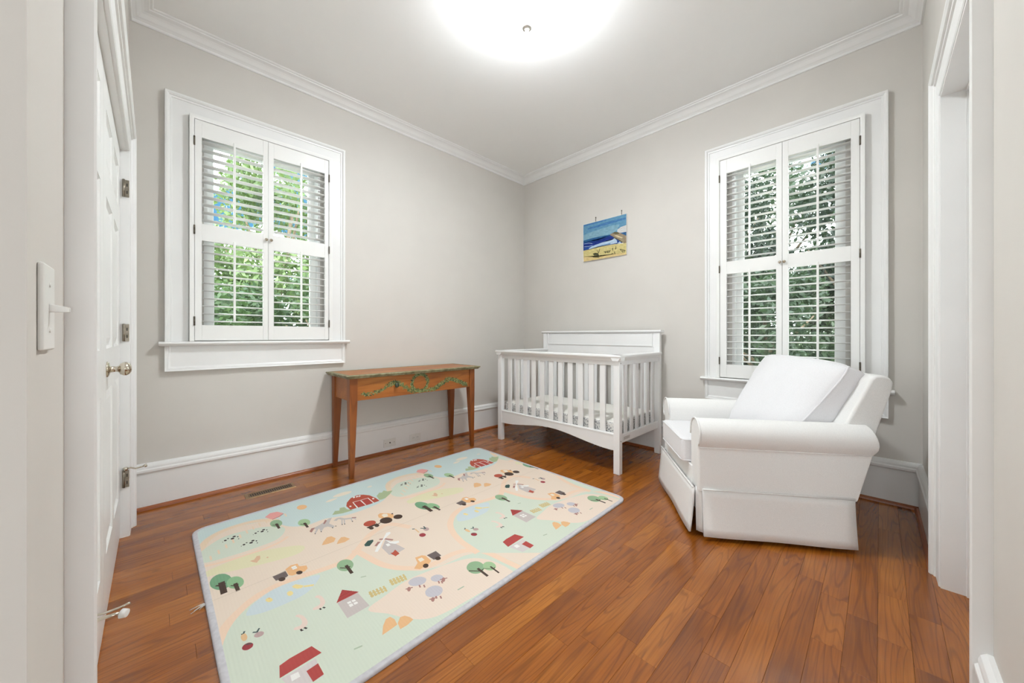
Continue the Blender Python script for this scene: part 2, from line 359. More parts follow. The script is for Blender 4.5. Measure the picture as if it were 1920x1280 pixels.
# ------------------------------------------------------------------ crown, baseboards, shoe
CP = [(0, H - .001), (0, 2.976), (.010, 2.976), (.014, 2.982), (.014, 2.990), (.020, 2.994), (.026, 2.998), (.034, 3.002), (.044, 3.012), (.052, 3.020), (.064, 3.028), (.078, 3.032), (.086, 3.034), (.088, 3.039), (.100, 3.041), (.104, 3.046), (.104, H - .001)]
room = [(B, EY(B)), (B, A), (D, A), (D, EY(D))]
TZ = lambda a, b, n: (a, b, n)
for i, nm in enumerate(('trim_1', 'trim_2', 'trim_3', 'trim_4')):
    mb = MB(); sweep(mb, room, CP, TZ, True, i); o = mb.build(nm, M['trim']); o['kind'] = 'structure'
BP = [(0, .0), (.018, .0), (.018, .222), (.026, .226), (.030, .232), (.030, .244), (.024, .250), (.024, .262), (.020, .272), (.010, .2815), (0, .2815)]
SP = [(.0181, .0), (.036, .0), (.034, .010), (.028, .017), (.0181, .020)]
for i, nm in ((0, 'baseboard_east'), (1, 'baseboard_north')):
    mb = MB(); sweep(mb, room, BP, TZ, True, i); mb.build(nm, M['trim'])['kind'] = 'structure'
    mb = MB(); sweep(mb, room, SP, TZ, True, i); o = mb.build('trim_%d' % (5 + i), M['shoe']); o['kind'] = 'structure'
def straight(nm, T, s0, s1, prof, m):
    mb = MB(); mb.prism(prof, s0, s1, lambda w_, z, s: T(s, z, w_)); mb.build(nm, m)['kind'] = 'structure'
straight('baseboard_west', TW, 2.966, A - .03, BP, M['trim']); straight('baseboard_south', TS, 2.505, B - .03, BP, M['trim'])
straight('trim_7', TS, 2.505, B - .036, SP, M['shoe'])
straight('baseboard_entry', TS, 1.03, 1.47, BP, M['trim'])
straight('trim_8', TS, 1.03, 1.47, SP, M['shoe'])
straight('baseboard_closet', TW, .713, .97, BP, M['trim'])

# casing profile (w outward from opening edge, n out of wall)
def casing(mb, T, s0, s1, z0, z1, wd, three=True, thick=1.0):
    P_ = [(0, 0), (0, .012), (.004, .015), (wd - .034, .016), (wd - .032, .022), (wd - .022, .023), (wd - .020, .030), (wd - .012, .036 * thick), (wd - .002, .036 * thick), (wd, .033 * thick), (wd, 0)]
    # clockwise so the left normal points outward: up the s0 side, along the top, down the s1 side
    sweep(mb, [(s0, z0), (s0, z1), (s1, z1), (s1, z0)], P_, T)

# ------------------------------------------------------------------ windows
def window(nm, T, op, cas, cz0, sill_z, apron_z, fr, meet):
    """op rough opening, cas = casing outer (s0,s1,ztop), fr = shutter frame outer (s0,s1,z0,z1)"""
    W = empty(nm, T((op[0] + op[1]) / 2, sill_z, 0), kind='structure')
    off = Vector(W.location)
    def b(mb, name, m, bev=0, **k):
        o = mb.build(name, m, W, bev, **k); o.matrix_parent_inverse = Matrix.Translation(-off); return o
    c0, c1, ct = cas; cw = .115
    mb = MB(); casing(mb, T, c0 + cw, c1 - cw, sill_z, ct - cw, cw); b(mb, 'casing', M['trim'])
    # sill (stool) with nosing
    mb = MB(); SPf = [(-.02, sill_z - .028), (.052, sill_z - .028), (.058, sill_z - .024), (.066, sill_z - .014), (.066, sill_z - .008), (.060, sill_z), (-.02, sill_z)]
    mb.prism(SPf, c0 - .028, c1 + .028, lambda n, z, s: T(s, z, n)); b(mb, 'sill', M['trim'], .002)
    mb = MB()   # apron: board with moulded border on sides and bottom
    aw = .028; PA = [(0, 0), (0, .016), (.006, .019), (.010, .026), (.020, .028), (.026, .032), (aw, .032), (aw, 0)]
    sweep(mb, [(c1 - aw, sill_z - .029), (c1 - aw, apron_z + aw), (c0 + aw, apron_z + aw), (c0 + aw, sill_z - .029)], PA, T)
    mb.box(c0 + aw, c1 - aw, apron_z + aw, sill_z - .029, 0, .016, T); b(mb, 'apron', M['trim'])
    mb = MB()   # jamb lining
    s0, s1, z0, z1 = op; t = .018
    mb.box(s0 - .0, s0 + t, z0, z1, -WT, 0, T); mb.box(s1 - t, s1, z0, z1, -WT, 0, T); mb.box(s0 + t, s1 - t, z1 - t, z1, -WT, 0, T); mb.box(s0 + t, s1 - t, z0, z0 + t, -WT, 0, T)
    b(mb, 'jamb', M['trim'])
    a0, a1, b0, b1 = s0 + t, s1 - t, z0 + t, z1 - t
    for nme, lo, hi, n0 in (('upper_sash', meet - .02, b1, -.125), ('lower_sash', b0, meet + .02, -.085)):
        mb = MB(); f = .042
        sweep(mb, [(a0 + f, lo + f), (a0 + f, hi - f), (a1 - f, hi - f), (a1 - f, lo + f)], [(0, n0 + .008), (0, n0 + .025), (.006, n0 + .035), (f, n0 + .035), (f, n0), (.006, n0)], T, closed=True)
        sa = b(mb, nme, M['trim'])
        mb = MB(); mb.box(a0 + f - .004, a1 - f + .004, lo + f - .004, hi - f + .004, n0 + .014, n0 + .018, T)
        g = mb.build('glass_pane', M['glass'], sa)
    # shutter frame standing proud of the casing
    f0, f1, g0, g1 = fr; mb = MB()
    sweep(mb, [(f0 + .024, g0), (f0 + .024, g1 - .022), (f1 - .024, g1 - .022), (f1 - .024, g0)], [(0, .0165), (0, .052), (.010, .056), (.024, .056), (.024, .0165)], T)
    b(mb, 'shutter_frame', M['shutter'], .0015)
    return W
window('window_1', TN, WA, (.044, 1.140, 2.622), 0, 1.031, .842, (.160, 1.030, 1.032, 2.508), 1.75)
window('window_2', TE, WB, (-.038, 1.042, 2.632), 0, .724, .541, (.068, .948, .725, 2.524), 1.62)

# ------------------------------------------------------------------ shutter leaves
lv_cache = {}
def shutter(label, T, s0, s1, z0, z1, op, bands, hinge_s, hz, knob_s, knob_z, inn, group, gdir, nlou):
    """leaf s0..s1, z0..z1; op=(a,b) louver opening; bands=[(lo,hi)...]"""
    base = T((s0 + s1) / 2, z0, .03)
    E = empty('plantation_shutter', base, 0, label, 'shutter', group); off = Vector(base)
    def b(mb, name, m, bev=0, par=E, **k):
        o = mb.build(name, m, par, bev, **k)
        if par is E: o.matrix_parent_inverse = Matrix.Translation(-off)
        return o
    n0, n1 = .022, .048; a, c = op
    for q0, q1 in ((s0, a), (c, s1)):
        mb = MB(); mb.box(q0, q1, z0, z1, n0, n1, T); b(mb, 'stile', M['shutter'], .0015)
    rails = [(z0, bands[0][0])] + [(bands[i][1], bands[i + 1][0]) for i in range(len(bands) - 1)] + [(bands[-1][1], z1)]
    for q0, q1 in rails:
        mb = MB(); mb.box(a, c, q0, q1, n0 + .001, n1 - .001, T); b(mb, 'rail', M['shutter'], .0012)
    for bi, (lo, hi) in enumerate(bands):
        nl = nlou[bi]; pitch = (hi - lo) / nl
        for i in range(nl):
            z = lo + pitch * (i + .5); mb = MB(); w2, t2 = .0262, .0046; tilt = inn[bi]
            prof = []
            for k in range(12):
                an = 2 * math.pi * k / 12; p, q = w2 * math.cos(an), t2 * math.sin(an)
                prof.append((p * math.cos(tilt) - q * math.sin(tilt), p * math.sin(tilt) + q * math.cos(tilt)))
            mb.prism([((n0 + n1) / 2 + p, z + q) for p, q in prof], a + .002, c - .002, lambda n, zz, s: T(s, zz, n), smooth=True)
            b(mb, 'louver', M['shutter'])
        m_ = (a + c) / 2; mb = MB(); top = hi + .014
        mb.box(m_ - .0065, m_ + .0065, lo + pitch * .42, top, .066, .078, T); b(mb, 'tilt_rod', M['shutter'], .002)
    for z in hz:
        mb = MB(); mb.lathe([(.0035, -.030), (.0045, -.028), (.0045, .028), (.0035, .030)], T(hinge_s, z, .056), 'Z', 10)
        b(mb, 'hinge', M['dark_hinge'])
    mb = MB(); p = T(knob_s, knob_z, 0); ax = 'Y' if T is TN else 'X'; sg = -1
    prof = [(.004, n1), (.004, n1 + .010), (.009, n1 + .013), (.011, n1 + .018), (.009, n1 + .023), (.003, n1 + .026)]
    mb.lathe([(r, -h) for r, h in prof], p, ax, 14); b(mb, 'knob', M['nickel'])
    return E
GA, GB = 'shutter leaves of the left window', 'shutter leaves of the right window'
bA = [(1.139, 1.696), (1.807, 2.374)]; hA = (1.165, 1.76, 2.34)
shutter('white louvered shutter leaf of the console-table window, on the side nearer the closet doors', TN, .186, .5905, 1.037, 2.484, (.222, .560), bA, .184, hA, .577, 1.765, (0.0, .09), GA, 1, (11, 11))
shutter('white louvered shutter leaf of the console-table window, on the side nearer the crib corner', TN, .5925, 1.004, 1.037, 2.484, (.626, .975), bA, 1.006, hA, .607, 1.765, (0.0, .09), GA, -1, (11, 11))
bB = [(.836, 1.567), (1.668, 2.385)]; hB = (.865, 1.61, 2.35)
shutter('white louvered shutter leaf of the window behind the armchair, on the side nearer the painting', TE, .5085, .922, .731, 2.500, (.545, .874), bB, .924, hB, .520, 1.612, (0, -.03), GB, 1, (14, 14))
shutter('white louvered shutter leaf of the window behind the armchair, farther from the painting', TE, .094, .5065, .731, 2.500, (.137, .471), bB, .092, hB, .494, 1.612, (0, -.03), GB, -1, (14, 14))

# ------------------------------------------------------------------ doors
def leaf_panels(mb, T, s0, s1, z0, z1, n, stile, rails, cols=2, th=.035):
    """six-panel leaf: slab plus recessed panels with raised fields. rails = list of (lo,hi) panel spans"""
    mid = .09; w_ = ((s1 - s0) - 2 * stile - mid * (cols - 1)) / cols
    spans = [(s0 + stile + i * (w_ + mid), s0 + stile + i * (w_ + mid) + w_) for i in range(cols)]
    mb.box(s0, s1, z0, z1, n - th, n - .012, T)
    mb.box(s0, s0 + stile, z0, z1, n - .012, n, T); mb.box(s1 - stile, s1, z0, z1, n - .012, n, T)
    for i in range(cols - 1): mb.box(spans[i][1], spans[i + 1][0], z0, z1, n - .012, n, T)
    zz = [z0] + [q for r in rails for q in r] + [z1]
    for i in range(0, len(zz), 2):
        for a, c in spans: mb.box(a, c, zz[i], zz[i + 1], n - .012, n, T)
    for lo, hi in rails:
        for a, c in spans:
            P_ = [(0, n - .012), (.0, n - .001), (-.010, n - .009), (-.016, n - .0095), (-.040, n - .003), (-.042, n - .012)]
            sweep(mb, [(a, lo), (a, hi), (c, hi), (c, lo)], P_, T, closed=True)
            mb.box(a + .040, c - .040, lo + .040, hi - .040, n - .012, n - .003, T)
def child(mb, name, m, par, off, bev=0, **k):
    o = mb.build(name, m, par, bev, **k)
    if off is not None: o.matrix_parent_inverse = Matrix.Translation(-off)
    return o
def knob(T, s, z, n, par, ax, sgn):
    mb = MB(); p = T(s, z, 0)
    pr_ = [(.030, n), (.030, n + .003), (.024, n + .007), (.012, n + .010), (.010, n + .026), (.013, n + .032), (.021, n + .036), (.0265, n + .046), (.0265, n + .052), (.022, n + .060), (.012, n + .066), (.004, n + .067)]
    mb.lathe([(r, h * sgn) for r, h in pr_], p, ax, 24); return mb.build('knob', M['nickel'], par)
d1 = empty('door_1', (D, 1.95, 0), kind='structure'); o1 = Vector(d1.location)
mb = MB(); casing(mb, TW, CL[0], CL[1], 0, CL[3], .135); child(mb, 'casing', M['trim'], d1, o1)
mb = MB(); mb.box(CL[0] - .001, CL[0] + .008, 0, CL[3], -WT, .012, TW); mb.box(CL[1] - .004, CL[1], 0, CL[3], -WT, .012, TW); mb.box(CL[0], CL[1], CL[3] - .006, CL[3], -WT, .0, TW)
child(mb, 'jamb', M['trim'], d1, o1)
RZ = [(.24, .86), (1.02, 1.60), (1.72, 1.93)]
lf = []
for s0, s1 in ((CL[0] + .010, 1.955), (1.959, CL[1] - .006)):
    mb = MB(); leaf_panels(mb, TW, s0, s1, .010, CL[3] - .010, -.0225, .105, RZ); lf.append(child(mb, 'door_leaf', M['trim'], d1, o1, 0))
kb = knob(TW, 2.075, .940, -.0225, lf[1], 'X', 1)
for z in (.31, 1.085, 1.85):
    mb = MB(); yy = CL[1] - .0065
    mb.box(D - .0145, D + .012, yy - .003, yy, z - .045, z + .045)
    h = mb.build('hinge', [M['hinge']], lf[1])
    mb = MB(); mb.tube([(D - .008, yy - .004, z - .046), (D - .008, yy - .004, z + .047)], .0045, 10); mb.build('hinge_pin', M['hinge'], lf[1])
    mb = MB()
    for dz in (-.02, .018): mb.box(D + .002, D + .006, yy - .0045, yy - .003, z + dz - .008, z + dz + .008)
    mb.build('hinge_slot', M['slot'], lf[1])
# hinge-pin stops: on the far hinge and on the near leaf
mb = MB(); y0 = CL[1] - .012; z0 = .363
mb.tube([(D + .000, y0, z0), (D + .018, y0 - .004, z0 + .003), (D + .036, y0 - .01, z0 - .004), (D + .055, y0 - .012, z0), (D + .075, y0 - .014, z0 + .004)], .0038, 8)
mb.tube([(D - .002, y0, z0 - .008), (D - .002, y0, z0 + .008)], .009, 12)
mb.tube([(D + .068, y0 - .013, z0 + .001), (D + .078, y0 - .014, z0 + .005)], .008, 12); mb.build('door_stop', M['nickel'], lf[1])
mb = MB(); zs = .385; ys = 1.335
mb.tube([(D - .022, ys, zs - .016), (D + .010, ys - .006, zs - .004), (D + .022, ys - .012, zs), (D + .052, ys - .020, zs)], .0042, 8)
mb.tube([(D - .010, ys + .01, zs + .004), (D + .020, ys, zs + .004), (D + .048, ys - .006, zs + .008), (D + .064, ys - .010, zs + .013)], .0026, 8)
mb.tube([(D - .020, ys + .004, zs - .012), (D - .006, ys, zs + .004)], .008, 10)
ds = mb.build('door_stop', M['nickel'], lf[0])
mb = MB(); mb.tube([(D + .050, ys - .020, zs - .001), (D + .060, ys - .026, zs - .002)], [.0105, .009], 16); mb.build('stop_bumper', M['rubber'], lf[0])
# right doorway
d2 = empty('door_2', (2.0, EY(2.0), 0), kind='structure'); o2 = Vector(d2.location)
mb = MB(); casing(mb, TS, DR[0], DR[1] , 0, DR[3], .12); child(mb, 'casing', M['trim'], d2, o2)
mb = MB()
for a, c in ((DR[0], DR[0] + .010), (DR[1] - .010, DR[1])): mb.box(a, c, 0, DR[3], -WT, .010, TS)
mb.box(DR[0], DR[1], DR[3] - .010, DR[3], -WT, .010, TS)
child(mb, 'jamb', M['trim'], d2, o2)
mb = MB()
mb.box(DR[1] - .022, DR[1] - .010, 0, DR[3] - .010, -.096, -.058, TS); mb.box(DR[0] + .010, DR[0] + .022, 0, DR[3] - .010, -.096, -.058, TS); mb.box(DR[0] + .022, DR[1] - .022, DR[3] - .022, DR[3] - .010, -.096, -.058, TS)
child(mb, 'door_stop', M['trim'], d2, o2, .002)
mb = MB(); leaf_panels(mb, TS, DR[0] + .012, DR[1] - .012, .010, DR[3] - .012, -.098, .11, RZ); l2 = child(mb, 'door_leaf', M['trim'], d2, o2)
# ------------------------------------------------------------------ switch, wall plates
t = empty('light_switch', (D, .80, 1.108), 0, 'white toggle light switch plate on the wall between two door casings', 'light switch')
def loc(mb, name, m, par, bev=0, **k): return mb.build(name, m, par, bev, **k)
mb = MB(); mb.box(0, .006, -.036, .036, -.058, .058); loc(mb, 'wall_plate', M['plastic'], t, .0025)
mb = MB(); mb.prism([(.004, -.006), (.004, .006), (.024, .001), (.024, -.006)], -.004, .004, lambda p, q, r: (p, r, q)); loc(mb, 'toggle', M['plastic'], t, .001)
for z in (.031, -.031):
    mb = MB(); mb.lathe([(.003, .0055), (.003, .0072)], (0, 0, z), 'X', 10); loc(mb, 'screw', M['plastic'], t)
def plate(s, z, kind, label):
    t = empty('wall_outlet' if kind else 'cable_wall_plate', (s, A - .018, z), 0, label, 'outlet' if kind else 'wall plate')
    mb = MB(); mb.box(-.058, .058, -.005, 0, -.036, .036); loc(mb, 'cover_plate', M['plastic'], t, .002)
    if kind:
        for sx_ in (-.022, .022):
            mb = MB(); mb.box(sx_ - .015, sx_ + .015, -.0065, -.005, -.014, .014); f = loc(mb, 'receptacle', M['plastic'], t, .003)
            mb = MB()
            mb.box(sx_ - .007, sx_ - .001, -.0069, -.0064, .004, .006); mb.box(sx_ - .008, sx_ - .001, -.0069, -.0064, -.006, -.004); mb.lathe([(.0025, -.0069), (.0025, -.0064)], (sx_ + .007, 0, 0), 'Y', 8)
            mb.build('slots', M['slot'], f)
    else:
        mb = MB(); mb.lathe([(.006, -.005), (.006, -.007), (.0045, -.008), (.0045, -.014)], (0, 0, 0), 'Y', 12); loc(mb, 'coax_jack', M['dark_hinge'], t)
        for sx_ in (-.042, .042):
            mb = MB(); mb.lathe([(.003, -.0050), (.003, -.0062)], (sx_, 0, 0), 'Y', 8); loc(mb, 'screw', M['hinge'], t)
plate(1.540, .086, 0, 'white wall plate with a single round jack low on the baseboard under the console table')
plate(1.800, .084, 1, 'white duplex electrical outlet low on the baseboard under the console table')

# ------------------------------------------------------------------ ceiling lamp
LX, LY = 1.515, 1.416
t = empty('ceiling_lamp', (LX, LY, H), 0, 'round flush ceiling lamp glowing white with small metal finial', 'ceiling light')
mb = MB(); mb.lathe([(.03, 0), (.070, 0), (.072, -.008), (.060, -.018), (.012, -.022), (.010, -.060), (.146, -.064), (.148, -.070), (.140, -.074), (.010, -.074), (.010, -.20)], (0, 0, 0), 'Z', 40); loc(mb, 'canopy', M['trim'], t)
mb = MB(); mb.lathe([(.150, -.072), (.158, -.086), (.152, -.121), (.132, -.156), (.100, -.184), (.060, -.204), (.012, -.210)], (0, 0, 0), 'Z', 40); loc(mb, 'glass_shade', M['bowl'], t)
mb = MB(); mb.lathe([(.010, -.206), (.031, -.214), (.033, -.221), (.028, -.229), (.014, -.234), (.007, -.240), (.002, -.243)], (0, 0, 0), 'Z', 20); fin = loc(mb, 'finial', M['finial'], t)
for p in fin.data.polygons: p.use_smooth = False

bd = bpy.data.lights.new('lamp_bulb', 'AREA'); bd.shape = 'DISK'; bd.size = .24; bd.energy = LAMP * .32; bd.color = (.95, 1.0, 1.0)
bulb = bpy.data.objects.new('lamp_bulb', bd); C.objects.link(bulb); bulb.location = (LX, LY, H - .2105)
# ------------------------------------------------------------------ floor register
t = empty('floor_register', (.570, 2.948, 0), .0, 'tan metal slotted floor register in the boards near the baseboard', 'floor vent')
X0, Y0 = .147, .047
mb = MB(); sweep(mb, [(-X0 + .022, -Y0 + .018), (-X0 + .022, Y0 - .018), (X0 - .022, Y0 - .018), (X0 - .022, -Y0 + .018)], [(0, .0005), (0, .0035), (.006, .0045), (.018, .003), (.020, .0005)], TZ, closed=True); loc(mb, 'frame', M['register'], t)
mb = MB(); mb.box(-X0 + .02, X0 - .02, -Y0 + .017, Y0 - .017, .0002, .0008); loc(mb, 'dark_duct_plate', M['slot'], t)  # flat dark plate; its colour stands in for the shade down the duct
for i in range(20):
    x = -X0 + .028 + (2 * X0 - .056) * i / 19; mb = MB(); mb.box(x - .0018, x + .0018, -Y0 + .017, Y0 - .017, .0009, .0019); loc(mb, 'slat', M['register'], t)
mb = MB(); mb.box(-X0 + .02, -X0 + .026, -.005, .008, .003, .0075); loc(mb, 'lever', M['register'], t)

